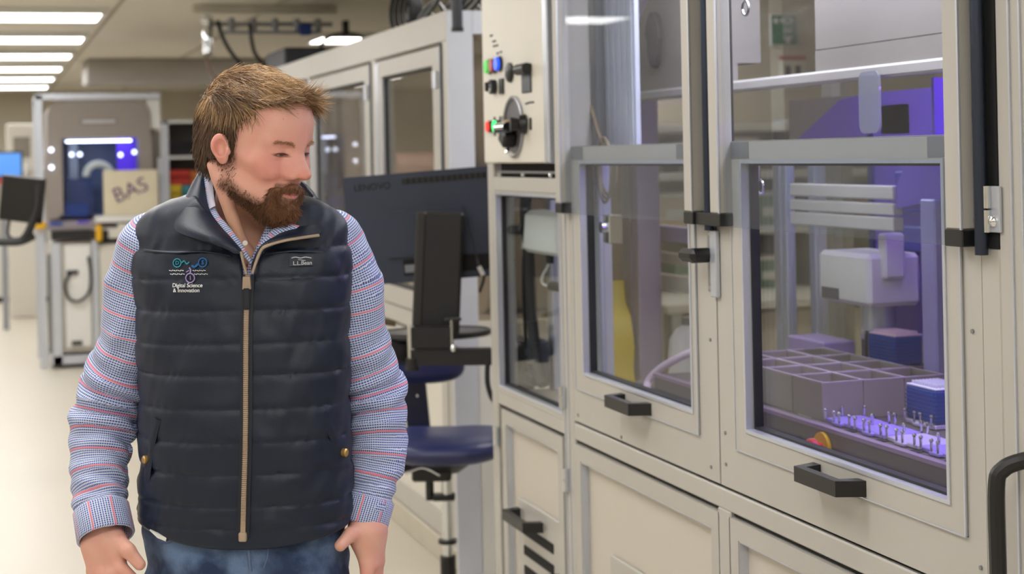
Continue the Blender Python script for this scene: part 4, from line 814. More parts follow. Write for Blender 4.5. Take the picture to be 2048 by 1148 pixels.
def head_sdf(p):
    x, F, z = p[:, 0], p[:, 1], p[:, 2]; q = p.copy(); q[:, 0] = np.abs(x); s = np.sign(x)
    d = ell(p, (0, -.006, .045), (.0745, .096, .085))
    d = smin(d, ell(p, (0, .034, .048), (.063, .058, .062)), .03)
    d = smin(d, ell(p, (0, .034, -.035), (.060, .056, .080)), .03)
    d = smin(d, cap(q, (.047, .004, -.062), (.016, .074, -.100), .019, .019), .03)
    d = smin(d, ell(p, (0, .080, -.101), (.024, .018, .019)), .015)
    d = smin(d, ell(q, (.044, .052, -.010), (.024, .027, .019)), .02)
    d = smin(d, ell(q, (.036, .070, -.027), (.020, .021, .019)), .015)
    d = smin(d, ell(p, (0, .070, -.066), (.034, .030, .030)), .018)
    d = smin(d, cap(q, (.010, .086, .032), (.043, .070, .031), .0105, .009), .012)
    d = smax(d, -ell(q, (.032, .100, .010), (.019, .017, .0125)), .012)
    d = smin(d, ell(q, (.0315, .0715, .0105), (.0165, .0165, .0150)), .006)
    d = smin(d, cap(q, (.018, .0855, .0175), (.046, .074, .0145), .0036, .003), .005)
    d = smin(d, cap(q, (.020, .0835, .0025), (.044, .074, .0035), .0030, .0026), .005)
    d = smax(d, -ell(q, (.0325, .088, .0095), (.0130, .010, .0013)), .0014)
    n = cap(p, (0, .087, .022), (0, .1105, -.014), .0088, .0120); n = smin(n, ell(p, (0, .1150, -.0220), (.0120, .0138, .0112)), .006)
    n = smin(n, ell(q, (.0145, .1000, -.0285), (.0092, .0125, .0086)), .006); n = smin(n, cap(q, (.0075, .094, .004), (.0120, .1015, -.021), .0068, .0085), .010); d = smin(d, n, .014)
    d = smin(d, cap(q, (.0115, .083, .012), (.0175, .0875, -.018), .0075, .0090), .010)
    d = smax(d, -ell(q, (.0072, .108, -.0360), (.0040, .0065, .0045)), .003)
    d = smin(d, cap(q, (.0, .1005, -.0605), (.021, .0905, -.0625), .0050, .003), .006)
    d = smin(d, cap(q, (.0, .0985, -.0745), (.019, .0890, -.0695), .0062, .003), .006)
    d = smax(d, -cap(q, (.0, .1055, -.0675), (.026, .091, -.0635), .0014, .0012), .003)
    d = smax(d, -cap(q, (.027, .098, -.040), (.036, .089, -.060), .0005, .0005), .008)     # smile fold
    # ears
    e = p.copy(); e[:, 0] = (q[:, 0]-.0735)/.88; e[:, 1] = (p[:, 1]-.006)/.88; e[:, 2] = p[:, 2]/.88; a = math.radians(24); ex = e[:, 0]*math.cos(a)+e[:, 1]*math.sin(a); ey = -e[:, 0]*math.sin(a)+e[:, 1]*math.cos(a)
    tl = -.15; ez = e[:, 2]+.002; ey2 = ey*math.cos(tl)-ez*math.sin(tl)+.012; ez2 = ey*math.sin(tl)+ez*math.cos(tl); E = np.stack([ex, ey2, ez2], 1)
    ear = smin(ell(E, (.004, 0, .006), (.0075, .0185, .026)), ell(E, (.004, .005, -.020), (.0065, .0105, .014)), .010)
    ear = smax(ear, -ell(E, (.0135, .003, .003), (.0135, .0125, .0195)), .003)
    ear = smin(ear, ell(E, (.004, .016, -.004), (.006, .005, .008)), .004)
    d = smin(d, ear*.88, .005)
    nk = cap(p, NK0, NK1, .0575/HS, .066/HS); nk = smin(nk, cap(p, ST0, ST1, .013/HS, .012/HS), .022)
    ch_ = m2h((0, .04, 1.40)); nk = smin(nk, cap(p, m2h((-.10, .05, 1.44)), m2h((.10, .05, 1.44)), .085/HS), .05)
    d = smin(d, nk, .022)
    return d
hv, hf = snets(head_sdf, (-.105, -.125, -.275), (.105, .135, .145), .0021)
def beard_mask(p):
    q = p.copy(); q[:, 0] = np.abs(p[:, 0]); x, F, z = q.T
    chin = 1-sstep(.030, .046, np.linalg.norm((q-np.array((0, .080, -.100)))*np.array((1, .8, 1.05)), axis=1))
    jaw = 1-sstep(.012, .027, cap(q, (.055, .010, -.072), (.030, .062, -.098), .0))
    side = .55*(1-sstep(.008, .020, cap(q, (.066, .008, -.015), (.057, .010, -.065), .0)))
    gt = (1-sstep(.029, .035, x))*sstep(-.115, -.10, z)*(1-sstep(-.050, -.044, z))*sstep(.07, .08, F)
    lips = (1-sstep(.8, 1.15, np.sqrt((x/.023)**2+((z+.0695)/.0058)**2)))
    return np.clip(np.maximum.reduce([chin, jaw, side, gt])*(1-lips)*(x < .070)*(1-sstep(-.048, -.042, z)*sstep(.05, .06, F)), 0, 1)
def skin_col(p):
    q = p.copy(); q[:, 0] = np.abs(p[:, 0]); x, F, z = q.T
    base = np.array(lin((230, 174, 158))[:3]); pink = np.array(lin((218, 132, 122))[:3]); lip = np.array(lin((202, 120, 118))[:3]); stub = np.array(lin((120, 88, 72))[:3]); neck = np.array(lin((222, 172, 146))[:3])
    c = np.tile(base, (len(p), 1))
    def mixc(c, t, w_): return c+(t-c)*w_[:, None]
    c = mixc(c, neck, sstep(-.09, -.13, z)); nz = .5+.5*np.sin(90*x+70*z+4*np.sin(60*F))
    c = mixc(c, pink, .55*(1-sstep(.010, .052, np.linalg.norm((q-np.array((.040, .075, -.022)))*np.array((1, .7, 1)), axis=1))))
    c = mixc(c, pink, .55*(1-sstep(.008, .022, np.linalg.norm(q-np.array((0, .118, -.024)), axis=1)))); c = mixc(c, pink, .6*sstep(.076, .084, x)); c = mixc(c, pink, .25*nz*sstep(-.05, 0, z)*sstep(0, .05, F))
    c = mixc(c, lip, .85*(1-sstep(.75, 1.1, np.sqrt((x/.022)**2+((z+.0695)/.0062)**2)))*sstep(.075, .085, F)); c = mixc(c, stub, .8*beard_mask(p))
    c = mixc(c, pink*.32, .9*(1-sstep(.7, 1.25, np.sqrt(((x-.032)/.0145)**2+((z-.0095)/.0042)**2)))*sstep(.06, .07, F))
    return np.concatenate([c, np.ones((len(p), 1))], 1)
def skin_material():
    m = mat('skin', (224, 172, 154), .48, bump=.25, bscale=700, sub=.06); t = NT(m); b = t.n['Principled BSDF']
    a = t.add('ShaderNodeAttribute', attribute_name='Col'); t.link(a.outputs['Color'], b.inputs['Base Color']); return m
SKIN = skin_material()
# ---- hands (man's frame)
def chain(p, pts, rs):
    d = None
    for i in range(len(pts)-1):
        c_ = cap(p, pts[i], pts[i+1], rs[i], rs[i+1]); d = c_ if d is None else np.minimum(d, c_)
    return d
ELB = dict(L=[(-.170, .035, 1.475), (-.196, .045, 1.40), (-.224, .055, 1.29), (-.266, .06, 1.185), (-.277, .02, 1.09), (-.268, -.02, 1.03), (-.252, -.05, .985)],
           R=[(.150, .04, 1.47), (.176, .05, 1.40), (.194, .06, 1.29), (.222, .065, 1.185), (.230, .04, 1.09), (.219, .015, 1.03), (.208, .0, .985)])
ARR = [.068, .064, .061, .063, .053, .044, .040]
def hand_L(p):
    d = cap(p, (-.257, -.035, 1.01), (-.248, -.056, .962), .025, .030)
    palm = smin(cap(p, (-.268, -.062, .955), (-.262, -.072, .918), .021, .017), cap(p, (-.232, -.070, .955), (-.222, -.080, .915), .021, .017), .02)
    d = smin(d, palm, .03)
    fs = [((-.214, -.088, .917), (-.190, -.088, .893), (-.190, -.060, .888), .0115), ((-.232, -.088, .909), (-.212, -.086, .880), (-.208, -.058, .880), .0118),
          ((-.250, -.084, .906), (-.236, -.080, .876), (-.228, -.054, .878), .0112), ((-.267, -.076, .908), (-.257, -.070, .882), (-.246, -.048, .884), .0100)]
    for a, b, c, r in fs: d = smin(d, smin(cap(p, a, b, r*1.12, r), cap(p, b, c, r, r*.85), .004), .006)
    th_ = smin(cap(p, (-.226, -.078, .968), (-.200, -.092, .950), .0165, .0125), cap(p, (-.200, -.092, .950), (-.180, -.094, .926), .0125, .0105), .006)
    return smin(d, th_, .010)
def hand_R(p):
    d = cap(p, (.209, .0, 1.01), (.212, -.018, .962), .029, .029)
    palm = smin(cap(p, (.205, -.030, .955), (.216, -.034, .905), .022, .018), cap(p, (.222, -.012, .955), (.226, -.012, .905), .021, .017), .02)
    d = smin(d, palm, .03)
    fs = [((.212, -.042, .905), (.212, -.052, .868), (.198, -.050, .842), .0112), ((.221, -.026, .898), (.220, -.034, .858), (.206, -.034, .830), .0116),
          ((.228, -.010, .898), (.226, -.016, .860), (.213, -.016, .834), .0110), ((.230, .006, .902), (.227, .004, .872), (.216, .004, .850), .0098)]
    for a, b, c, r in fs: d = smin(d, smin(cap(p, a, b, r*1.1, r), cap(p, b, c, r, r*.82), .004), .005)
    th_ = smin(cap(p, (.204, -.03, .966), (.186, -.058, .962), .016, .0125), cap(p, (.186, -.058, .962), (.170, -.078, .948), .0125, .0105), .006)
    return smin(d, th_, .010)
hLv, hLf = snets(hand_L, (-.31, -.13, .85), (-.15, 0, 1.03), .0024); hRv, hRf = snets(hand_R, (.14, -.11, .81), (.27, .05, 1.03), .0024)
def core(p):
    d = cap(p, (-.01, .04, 1.42), (-.01, .02, 1.0), .10, .11)
    for k in 'LR':
        pts = ELB[k]; d = smin(d, chain(p, pts, [.045, .042, .038, .036, .034, .03, .028]), .03)
    for s in (-1, 1): d = smin(d, smin(cap(p, (-.01+s*.09, .03, .92), (-.01+s*.10, .03, .48), .075, .05), cap(p, (-.01+s*.10, .03, .48), (-.01+s*.11, .04, .10), .05, .035), .02), .04)
    return d
cv, cf = snets(core, (-.35, -.12, .04), (.33, .18, 1.54), .012)
def hand_col(p):
    c = np.tile(np.array(lin((224, 172, 154))), (len(p), 1)); k = (.5+.5*np.sin(140*p[:, 0]+110*p[:, 2]))[:, None]*.25; c[:, :3] += (np.array(lin((214, 138, 124)))[:3]-c[:, :3])*k
    lo_ = sstep(.93, .88, p[:, 2])[:, None]*.35; c[:, :3] += (np.array(lin((212, 128, 116)))[:3]-c[:, :3])*lo_; return c
bv = np.concatenate([h2m(hv), hLv, hRv, cv]); o1 = len(hv); o2 = o1+len(hLv); o3 = o2+len(hRv)
bfc = np.concatenate([hf, hLf+o1, hRf+o2, cf+o3]); bcol = np.concatenate([skin_col(hv), hand_col(hLv), hand_col(hRv), hand_col(cv)])
body = obj('body', fmesh('body', bv, bfc, SKIN, {'Col': ('FLOAT_COLOR', bcol)}), man)
# ---- eyes
def eye_mat():
    m = mat('eyeball', (215, 205, 200), .12); t = NT(m); b = t.n['Principled BSDF']; tc = t.add('ShaderNodeTexCoord'); sp_ = t.add('ShaderNodeVectorMath', operation='DISTANCE'); sp_.inputs[1].default_value = (.35, .9, -.15)
    nm = t.add('ShaderNodeVectorMath', operation='NORMALIZE'); t.link(tc.outputs['Object'], nm.inputs[0]); t.link(nm.outputs[0], sp_.inputs[0])
    r1 = t.math('LESS_THAN', sp_.outputs['Value'], .50); r2 = t.math('LESS_THAN', sp_.outputs['Value'], .22)
    t.link(t.mix(r2, t.mix(r1, lin((208, 196, 190)), lin((86, 104, 118))), lin((10, 10, 12))), b.inputs['Base Color']); return m
EYE = eye_mat()
for s in (-1, 1):
    g = G().sphere((0, 0, 0), .0140*HS, 24); e = obj('eyeball', mesh_from('eyeball', g.v, g.f, EYE, 60), body)
    Mx = Matrix([list(HR[:, i]) + [0] for i in range(3)] + [[0, 0, 0, 1]]); Mx.translation = Vector(h2m((s*.0315, .0715, .0105))); e.matrix_local = Mx
LASH = mat('lash', (74, 48, 38), .6)
for s in (-1, 1):
    X_ = np.linspace(.0195, .0460, 9); pt = np.stack([s*X_, np.full(9, .092), .0112+.0016*np.sin((X_-.0195)/.0265*math.pi)], 1)
    for _ in range(8):
        g_, d_ = grad(head_sdf, pt, .001); pt = pt-g_*d_[:, None]
    g = G().tube([tuple(q_) for q_ in h2m(pt+g_*.0004)], [.0003, .0007, .0009, .0010, .0010, .0010, .0009, .0008, .0003], 6); obj('eyelashes', mesh_from('eyelashes', g.v, g.f, LASH), body)
# ---- strands
def strands(roots, dirs, lens, widths, bend, cols, seg=5, keep=None, jit=.15):
    n = len(roots); P_ = [roots]; d = dirs/np.linalg.norm(dirs, axis=1)[:, None]; p = roots.copy()
    for s in range(seg):
        d = d+bend(p, s/seg)+RNG.normal(0, jit, (n, 3))*.35; d /= np.linalg.norm(d, axis=1)[:, None]; p = p+d*(lens/seg)[:, None]
        if keep is not None: p = keep(p, s)
        P_.append(p)
    vs = []; up = RNG.normal(0, 1, (n, 3))
    for s in range(seg+1):
        t = P_[min(s+1, seg)]-P_[max(s-1, 0)]; t /= np.linalg.norm(t, axis=1)[:, None]+1e-9; a = np.cross(t, up); a /= np.linalg.norm(a, axis=1)[:, None]+1e-9; b = np.cross(t, a)
        w_ = widths*(1-.8*(s/seg)**2)*(.7 if s == 0 else 1)
        for k in range(3):
            an = 2*math.pi*k/3; vs.append(P_[s]+(a*math.cos(an)+b*math.sin(an))*w_[:, None])
    V_ = np.stack(vs, 1); base = (np.arange(n)*(3*(seg+1)))[:, None]; F_ = []
    for s in range(seg):
        for k in range(3): F_.append(base+np.array([[s*3+k, s*3+(k+1) % 3, s*3+3+(k+1) % 3, s*3+3+k]]))
    return V_.reshape(-1, 3), np.concatenate(F_), np.repeat(cols, 3*(seg+1), axis=0)
def hair_mat(name, rough=.42):
    m = mat(name, (120, 90, 60), rough, spec=.35); t = NT(m); b = t.n['Principled BSDF']; a = t.add('ShaderNodeAttribute', attribute_name='Col'); t.link(a.outputs['Color'], b.inputs['Base Color']); return m
HAIR = hair_mat('hair')
def hairline(p):
    """positive inside the hairy part of the scalp (head frame)"""
    q = np.abs(p[:, 0]); F, z = p[:, 1], p[:, 2]
    zz = np.array([-.09, -.060, -.032, -.026, .000, .022, .040, .062, .080, .095, .110, .16]); ff = np.array([-.06, -.045, -.036, -.008, .012, .020, .022, .030, .046, .066, .085, .10])
    lim = np.interp(z, zz, ff); lim = lim-sstep(.0, .05, q)*0.0
    return np.minimum(lim-F, z+.082-.02*sstep(0, -.1, F))
def cap_sdf(p):
    d = ell(p, (0, -.007, .044), (.0815, .1035, .0900)); d = smin(d, ell(p, (0, .033, .074), (.058, .042, .047)), .02); lowr = ell(p, (0, -.028, -.02), (.0735, .072, .080)); d = smin(d, lowr, .03)
    wv = .0018*np.sin(150*p[:, 0]+60*p[:, 1]*0+30*p[:, 2])+.002*np.sin(110*p[:, 0]-40*p[:, 1]+2*np.sin(50*p[:, 1])); d = d+wv
    q = p.copy(); q[:, 0] = np.abs(p[:, 0]); d = smax(d, -ell(q, (.088, .000, -.004), (.020, .020, .034)), .004)
    return smax(d, -hairline(p), .010)
capv, capf = snets(cap_sdf, (-.10, -.13, -.10), (.10, .115, .165), .0032)
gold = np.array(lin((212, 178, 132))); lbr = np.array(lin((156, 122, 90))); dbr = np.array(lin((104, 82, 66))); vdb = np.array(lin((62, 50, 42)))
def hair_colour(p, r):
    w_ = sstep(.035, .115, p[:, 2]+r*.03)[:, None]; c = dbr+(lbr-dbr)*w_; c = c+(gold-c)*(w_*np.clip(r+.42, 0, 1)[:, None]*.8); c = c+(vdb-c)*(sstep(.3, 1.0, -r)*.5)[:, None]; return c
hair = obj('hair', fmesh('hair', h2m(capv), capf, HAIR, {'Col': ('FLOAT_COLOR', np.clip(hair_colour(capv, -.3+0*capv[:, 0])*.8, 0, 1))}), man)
def sample(v, f, n, wt):
    c = v[f].mean(1); a = np.linalg.norm(np.cross(v[f[:, 1]]-v[f[:, 0]], v[f[:, 3]]-v[f[:, 0]]), axis=1)*wt(c); a /= a.sum()
    i = RNG.choice(len(f), n, p=a); w_ = RNG.dirichlet((1, 1, 1, 1), n); return (v[f[i]]*w_[:, :, None]).sum(1)
N = 9000
rt = sample(capv, capf, N, lambda c: (hairline(c) > -.004)*(1+1.5*sstep(.03, .1, c[:, 2])))
nr, _ = grad(cap_sdf, rt, .003)
top = sstep(.045, .095, rt[:, 2])[:, None]; bk_ = sstep(.01, -.05, rt[:, 1])[:, None]
ctop = np.array((.22, 1.0, .12)); cside = np.array((0, .30, -1.0)); cback = np.array((0, -.25, -1.0))
flow = top*ctop+(1-top)*((1-bk_)*cside+bk_*cback); flow = flow+bk_*top*np.array((0, .1, .15))
clump = np.stack([np.sin(170*rt[:, 0]+35*rt[:, 1]+5*np.sin(40*rt[:, 2])), np.sin(120*rt[:, 1]+90*rt[:, 0]), np.sin(140*rt[:, 2]+60*rt[:, 0])], 1)
flow = flow+clump*.30+RNG.normal(0, .13, (N, 3))
flow = flow-nr*(flow*nr).sum(1)[:, None]*.85+nr*(.06+.06*top)*(1-.7*bk_)
fringe = sstep(.03, .07, rt[:, 1])*top[:, 0]
ln = (.030+.012*top[:, 0]+.004*RNG.normal(size=N))*np.where(top[:, 0] < .3, .75, 1.0); ln = np.clip(ln, .012, .07)
def keep(p, s):
    d = cap_sdf(p); m = d < .0006+.0008*s
    if m.any():
        g_, dd = grad(cap_sdf, p[m], .003); p = p.copy(); p[m] = p[m]+g_*((.0006+.0008*s)-dd)[:, None].clip(0, .004)
    return p
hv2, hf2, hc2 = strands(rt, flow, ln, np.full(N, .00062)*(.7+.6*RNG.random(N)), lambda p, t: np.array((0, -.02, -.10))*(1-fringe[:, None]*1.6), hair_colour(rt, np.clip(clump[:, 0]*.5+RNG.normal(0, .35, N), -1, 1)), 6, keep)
obj('hair_strands', fmesh('hair_strands', h2m(hv2), hf2, HAIR, {'Col': ('FLOAT_COLOR', np.clip(hc2, 0, 1))}), hair)['kind'] = 'stuff'
# ---- beard
aub = np.array(lin((146, 100, 68))); bdk = np.array(lin((58, 42, 34)))
def beard_sdf(p):
    q = p.copy(); q[:, 0] = np.abs(p[:, 0])
    d = ell(p, (0, .076, -.108), (.035, .032, .029)); d = smin(d, cap(q, (.022, .068, -.106), (.050, .022, -.084), .019, .010), .015)
    d = smin(d, cap(q, (.029, .082, -.066), (.026, .080, -.095), .010, .013), .01); d = smin(d, cap(q, (.0, .1020, -.0535), (.026, .088, -.0600), .0066, .0055), .006)
    d = smax(d, -ell(p, (0, .108, -.0685), (.0235, .03, .0046)), .0025)
    return d+.0012*np.sin(300*p[:, 0]+200*p[:, 2])*np.sin(260*p[:, 1]+180*p[:, 2])
bdv, bdf = snets(beard_sdf, (-.075, -.005, -.15), (.075, .125, -.035), .0026)
def bcolr(p, r): w_ = np.clip(.35+.5*sstep(.06, .10, p[:, 1])+.5*r, 0, 1)[:, None]; return bdk+(aub-bdk)*w_
beard = obj('beard', fmesh('beard', h2m(bdv), bdf, HAIR, {'Col': ('FLOAT_COLOR', bcolr(bdv, -.5+0*bdv[:, 0]))}), man)
NB = 6000
r1 = sample(bdv, bdf, 4200, lambda c: (head_sdf(c) > -.003)+.001); n1, _ = grad(beard_sdf, r1, .002)
r2 = sample(hv, hf, NB-4200, lambda c: beard_mask(c)*(c[:, 2] > -.13)); n2, _ = grad(head_sdf, r2, .002)
rb = np.concatenate([r1, r2]); nb_ = np.concatenate([n1, n2]); isb = np.r_[np.ones(4200), np.zeros(NB-4200)]
dirs = nb_*.55+np.array((0, .12, -.75))+RNG.normal(0, .35, (NB, 3)); must = (rb[:, 2] > -.062)&(rb[:, 1] > .075)
dirs[must] += np.stack([np.sign(rb[must, 0])*.5, 0*rb[must, 0], -.3+0*rb[must, 0]], 1)
lb = np.where(isb > 0, .009+.005*RNG.random(NB), .004+.004*RNG.random(NB)); lb[must] *= .75
v3, f3, c3 = strands(rb, dirs, lb, np.full(NB, .00038), lambda p, t: np.array((0, .0, -.12)), bcolr(rb, RNG.normal(0, .5, NB)), 4, None, .5)
obj('beard_strands', fmesh('beard_strands', h2m(v3), f3, HAIR, {'Col': ('FLOAT_COLOR', np.clip(c3, 0, 1))}), beard)['kind'] = 'stuff'
# eyebrows
for s in (-1, 1):
    nE = 110; u_ = RNG.random(nE); re = np.stack([s*(.013+.034*u_), .0985-.018*u_**1.6, .0275+.004*np.sin(u_*2.6)+RNG.normal(0, .0016, nE)], 1)
    g_, d_ = grad(head_sdf, re, .002); re = re-g_*d_[:, None]; de = np.stack([s*np.ones(nE), -.3+0*u_, .25-.5*u_], 1)+g_*.25+RNG.normal(0, .2, (nE, 3))
    v4, f4, c4 = strands(re, de, np.full(nE, .0075), np.full(nE, .00035), lambda p, t: np.zeros(3), np.tile(np.array(lin((186, 142, 112))), (nE, 1)), 3, None, .2)
    obj('eyebrow', fmesh('eyebrow', h2m(v4), f4, HAIR, {'Col': ('FLOAT_COLOR', c4)}), man)
# ------------------------------------------------------------------ clothing
SEAM = np.array([.930, .992, 1.0306, 1.0868, 1.142, 1.199, 1.257, 1.3105, 1.3675, 1.4227, 1.473, 1.62])
def nz3(p, k=1.0):
    x, y, z = p[:, 0]*k, p[:, 1]*k, p[:, 2]*k
    return (np.sin(31*x+17*z+2.2*np.sin(23*z+9*y))+.7*np.sin(-27*x+41*z+1.8*np.sin(33*x)+13*y)+.5*np.sin(63*x+29*y-52*z))/2.2
def torso(p, off=0.0, quilt=True):
    y, z = p[:, 1]-.022, p[:, 2]; x = p[:, 0]+.010+.16*y     # the body faces the camera
    a = np.interp(z, [.90, .96, 1.05, 1.2, 1.32, 1.42, 1.50, 1.57], [.188, .192, .192, .188, .190, .196, .194, .180])-off
    bf = np.interp(z, [.90, .96, 1.05, 1.15, 1.3, 1.42, 1.50, 1.56, 1.60], [.142, .148, .158, .162, .150, .135, .115, .090, .07])-off; bb = np.interp(z, [.9, 1.1, 1.4, 1.5, 1.58], [.125, .115, .125, .11, .075])-off
    b = np.where(y < 0, bf, bb); n = 2.5; k = (np.abs(x)/a)**n+(np.abs(y)/b)**n; d = (k**(1/n)-1)*np.minimum(a, b)*.9
    d = smax(d, z-(1.578-off-.27*(np.abs(x)-.055)), .035)
    if quilt:
        i = np.clip(np.searchsorted(SEAM, z)-1, 0, len(SEAM)-2); u = (z-SEAM[i])/(SEAM[i+1]-SEAM[i])
        puff = .0030*np.maximum(0, 1-np.abs(2*u-1)**6.0)*np.where(z > 1.473, .35, 1)
        cx_ = np.minimum(1, np.abs(x)/.03); d = d-puff*(.25+.75*cx_)-.0022*nz3(p)*cx_-.0009*nz3(p*np.array((1, 1, .5)), 3.1)*cx_-.0022*nz3(p*np.array((.6, 1, 1.7)), 1.5)*(np.abs(z-1.0) < .09)*cx_
        d = d-.0008*np.sin(190*p[:, 0]+6*nz3(p))*np.exp(-((u-.0)/.16)**2)-.0008*np.sin(190*p[:, 0]+6*nz3(p))*np.exp(-((u-1)/.16)**2)
    return d
def vest_sdf(p):
    d = torso(p); x, y, z = p.T; x = x+.012+.16*(y-.022)
    hem = .953+.75*x**2; d = smax(d, hem-z, .008)
    wl = .009-.13*np.minimum(z-1.405, .06)-.75*np.maximum(0, z-1.465); wr = .018+.22*np.minimum(z-1.405, .06)+.75*np.maximum(0, z-1.465); w_ = np.maximum(wl-x, x-wr); w_ = np.where(z > 1.40, w_, np.maximum(w_, 1.405-z)); w_ = np.maximum(w_, y-.05)
    d = smax(d, -w_, .006)
    nk = np.hypot(p[:, 0]-.006, y-.025)-.080; d = smax(d, -np.maximum(nk, 1.49-z), .012)
    d = smax(d, -(torso(p, .016, False)), .003)     # hollow shell
    return d
def vest_mat():
    m = mat('navy_nylon', (21, 33, 54), .40, var=.12, scale=6, bump=.25, bscale=900, sheen=.0, spec=.4); return m
VEST = vest_mat()
vv, vf = snets(vest_sdf, (-.235, -.17, .925), (.215, .175, 1.60), .0040)
vest = obj('vest', fmesh('vest', vv, vf, VEST), man, label='navy quilted zip vest')
def front(x, z, f=torso, n=26):
    x = np.asarray(x, float); z = np.asarray(z, float)+0*x; lo_ = np.full(x.shape, -.25); hi_ = np.full(x.shape, .0)
    for _ in range(n):
        m = (lo_+hi_)/2; s = f(np.stack([x, m, z], -1).reshape(-1, 3)).reshape(x.shape); hi_ = np.where(s < 0, m, hi_); lo_ = np.where(s < 0, lo_, m)
    return hi_
def on(px, py):
    """photo position on the vest front"""
    y = -.12
    for _ in range(5):
        q = L(px, py, y); y = float(front(q[0], q[2]))
    return L(px, py, y)
def strip(name, pts, w_, lift, m, parent, n=60, thick=.0015):
    """flat band following the vest front along points (x, z)"""
    P2 = spline([(p[0], 0, p[1]) for p in pts], max(2, n//(len(pts)-1))); P2 = np.array([(p.x, p.z) for p in P2]); t = np.gradient(P2, axis=0); t /= np.linalg.norm(t, axis=1)[:, None]; nn = np.stack([t[:, 1], -t[:, 0]], 1)
    rows = []
    for k in (-1, -.33, .33, 1):
        q = P2+nn*w_/2*k; y = front(q[:, 0], q[:, 1], lambda p: torso(p, 0, False)); rows.append(np.stack([q[:, 0], y-lift-(0 if abs(k) == 1 else thick), q[:, 1]], 1))
    V_ = np.concatenate(rows+[r_+np.array((0, .006, 0)) for r_ in rows]); M_ = len(P2); F_ = []
    for r_ in range(3):
        for i in range(M_-1): F_.append((r_*M_+i, r_*M_+i+1, (r_+1)*M_+i+1, (r_+1)*M_+i))
    for i in range(M_-1): F_ += [(i, 4*M_+i, 4*M_+i+1, i+1), (3*M_+i, 3*M_+i+1, 7*M_+i+1, 7*M_+i)]
    return obj(name, mesh_from(name, V_, F_, m, 50), parent)
ZTAPE = mat('zip_tape', (24, 28, 40), .6); ZTEETH = mat('zip_metal', (188, 168, 150), .35, .5); BRASS = mat('brass', (196, 160, 96), .3, .7)
zp = [tuple(on(*q)[[0, 2]]) for q in ((490, 550), (487, 640), (486, 760), (485, 880), (482, 1000), (480, 1076))]
strip('zip_tape', zp, .021, .004, ZTAPE, vest); strip('zip_teeth', zp, .0070, .0075, ZTEETH, vest)
g = G(); zz = spline([(p[0], 0, p[1]) for p in zp], 30)
for i, p in enumerate(zz[:-1]):
    y = float(front(p.x, p.z, lambda q: torso(q, 0, False)))-.0105; g.box(p.x-.0042, p.x+.0042, y, y+.004, p.z-.0010, p.z+.0010)
obj('zip_tooth_row', mesh_from('zip_tooth_row', g.v, g.f, ZTEETH), vest)['kind'] = 'stuff'
a_ = on(489, 566); yb = a_[1]-.006
slider = obj('zip_slider', mesh_from('zip_slider', *(lambda g: (g.v, g.f))(G().prism([(a_[0]-.006, a_[2]+.012), (a_[0]+.006, a_[2]+.012), (a_[0]+.0075, a_[2]-.010), (a_[0]-.0075, a_[2]-.010)], 'y', yb-.010, yb)), ZTEETH), vest)
g = G().box(a_[0]-.006, a_[0]+.006, yb-.014, yb-.010, a_[2]-.045, a_[2]-.008, .002); obj('pull_tab', mesh_from('pull_tab', g.v, g.f, ZTAPE), slider)
e_ = on(480, 1070); g = G().box(e_[0]-.007, e_[0]+.007, e_[1]-.012, e_[1]-.002, e_[2]-.010, e_[2]+.006, .002); obj('zip_stop', mesh_from('zip_stop', g.v, g.f, ZTEETH), vest)
# yoke seam piping, pocket welts, snaps
YK = mat('piping_navy', (44, 54, 70), .4)
strip('yoke_piping', [tuple(on(*q)[[0, 2]]) for q in ((282, 500), (340, 505), (400, 503), (455, 512))], .004, .005, YK, vest); strip('yoke_piping', [tuple(on(*q)[[0, 2]]) for q in ((525, 508), (580, 502), (640, 505), (682, 512))], .004, .005, YK, vest)
strip('pocket_welt', [tuple(on(*q)[[0, 2]]) for q in ((308, 838), (298, 880), (290, 930), (285, 965))], .016, .005, VEST, vest, 20, .004); strip('pocket_welt', [tuple(on(*q)[[0, 2]]) for q in ((640, 825), (655, 855), (668, 885), (680, 915))], .016, .005, VEST, vest, 20, .004)
for q in ((287, 919), (680, 905)):
    c_ = on(*q); n_, _ = grad(lambda p: torso(p, 0, False), c_[None], .004); n_ = n_[0]
    g = G().tube([c_-n_*.002, c_+n_*.006, c_+n_*.008], [.0075, .0075, .005], 16); obj('snap_button', mesh_from('snap_button', g.v, g.f, BRASS), vest, label='brass snap button')
# flat marks conformed to the vest front
def conform(name, me_or_g, m, parent, lift=.0035, gm=None):
    V_ = np.array(me_or_g.v if gm is None else gm[0]); F_ = me_or_g.f if gm is None else gm[1]
    y = front(V_[:, 0], V_[:, 2]); V_[:, 1] = y-lift+V_[:, 1]
    return obj(name, mesh_from(name, V_, F_, m, 30), parent)
def mark_text(name, s, size, px, py, m, ital=0.0, bold=0.0, lift=.0022):
    cu_ = bpy.data.curves.new(name, 'FONT'); cu_.body = s; cu_.size = size; cu_.align_x = 'CENTER'; cu_.align_y = 'CENTER'; cu_.shear = ital; cu_.offset = bold; cu_.extrude = .0005
    t = bpy.data.objects.new(name, cu_); COL.objects.link(t); dg = bpy.context.evaluated_depsgraph_get(); me = bpy.data.meshes.new_from_object(t.evaluated_get(dg)); bpy.data.objects.remove(t)
    c_ = on(px, py); V_ = np.array([(v.co.x+c_[0], -v.co.z, v.co.y+c_[2]) for v in me.vertices]); F_ = [tuple(p.vertices) for p in me.polygons]; bpy.data.meshes.remove(me)
    y = front(V_[:, 0], V_[:, 2]); V_[:, 1] = y-lift+V_[:, 1]; return obj(name, mesh_from(name, V_, F_, m, 0), vest)
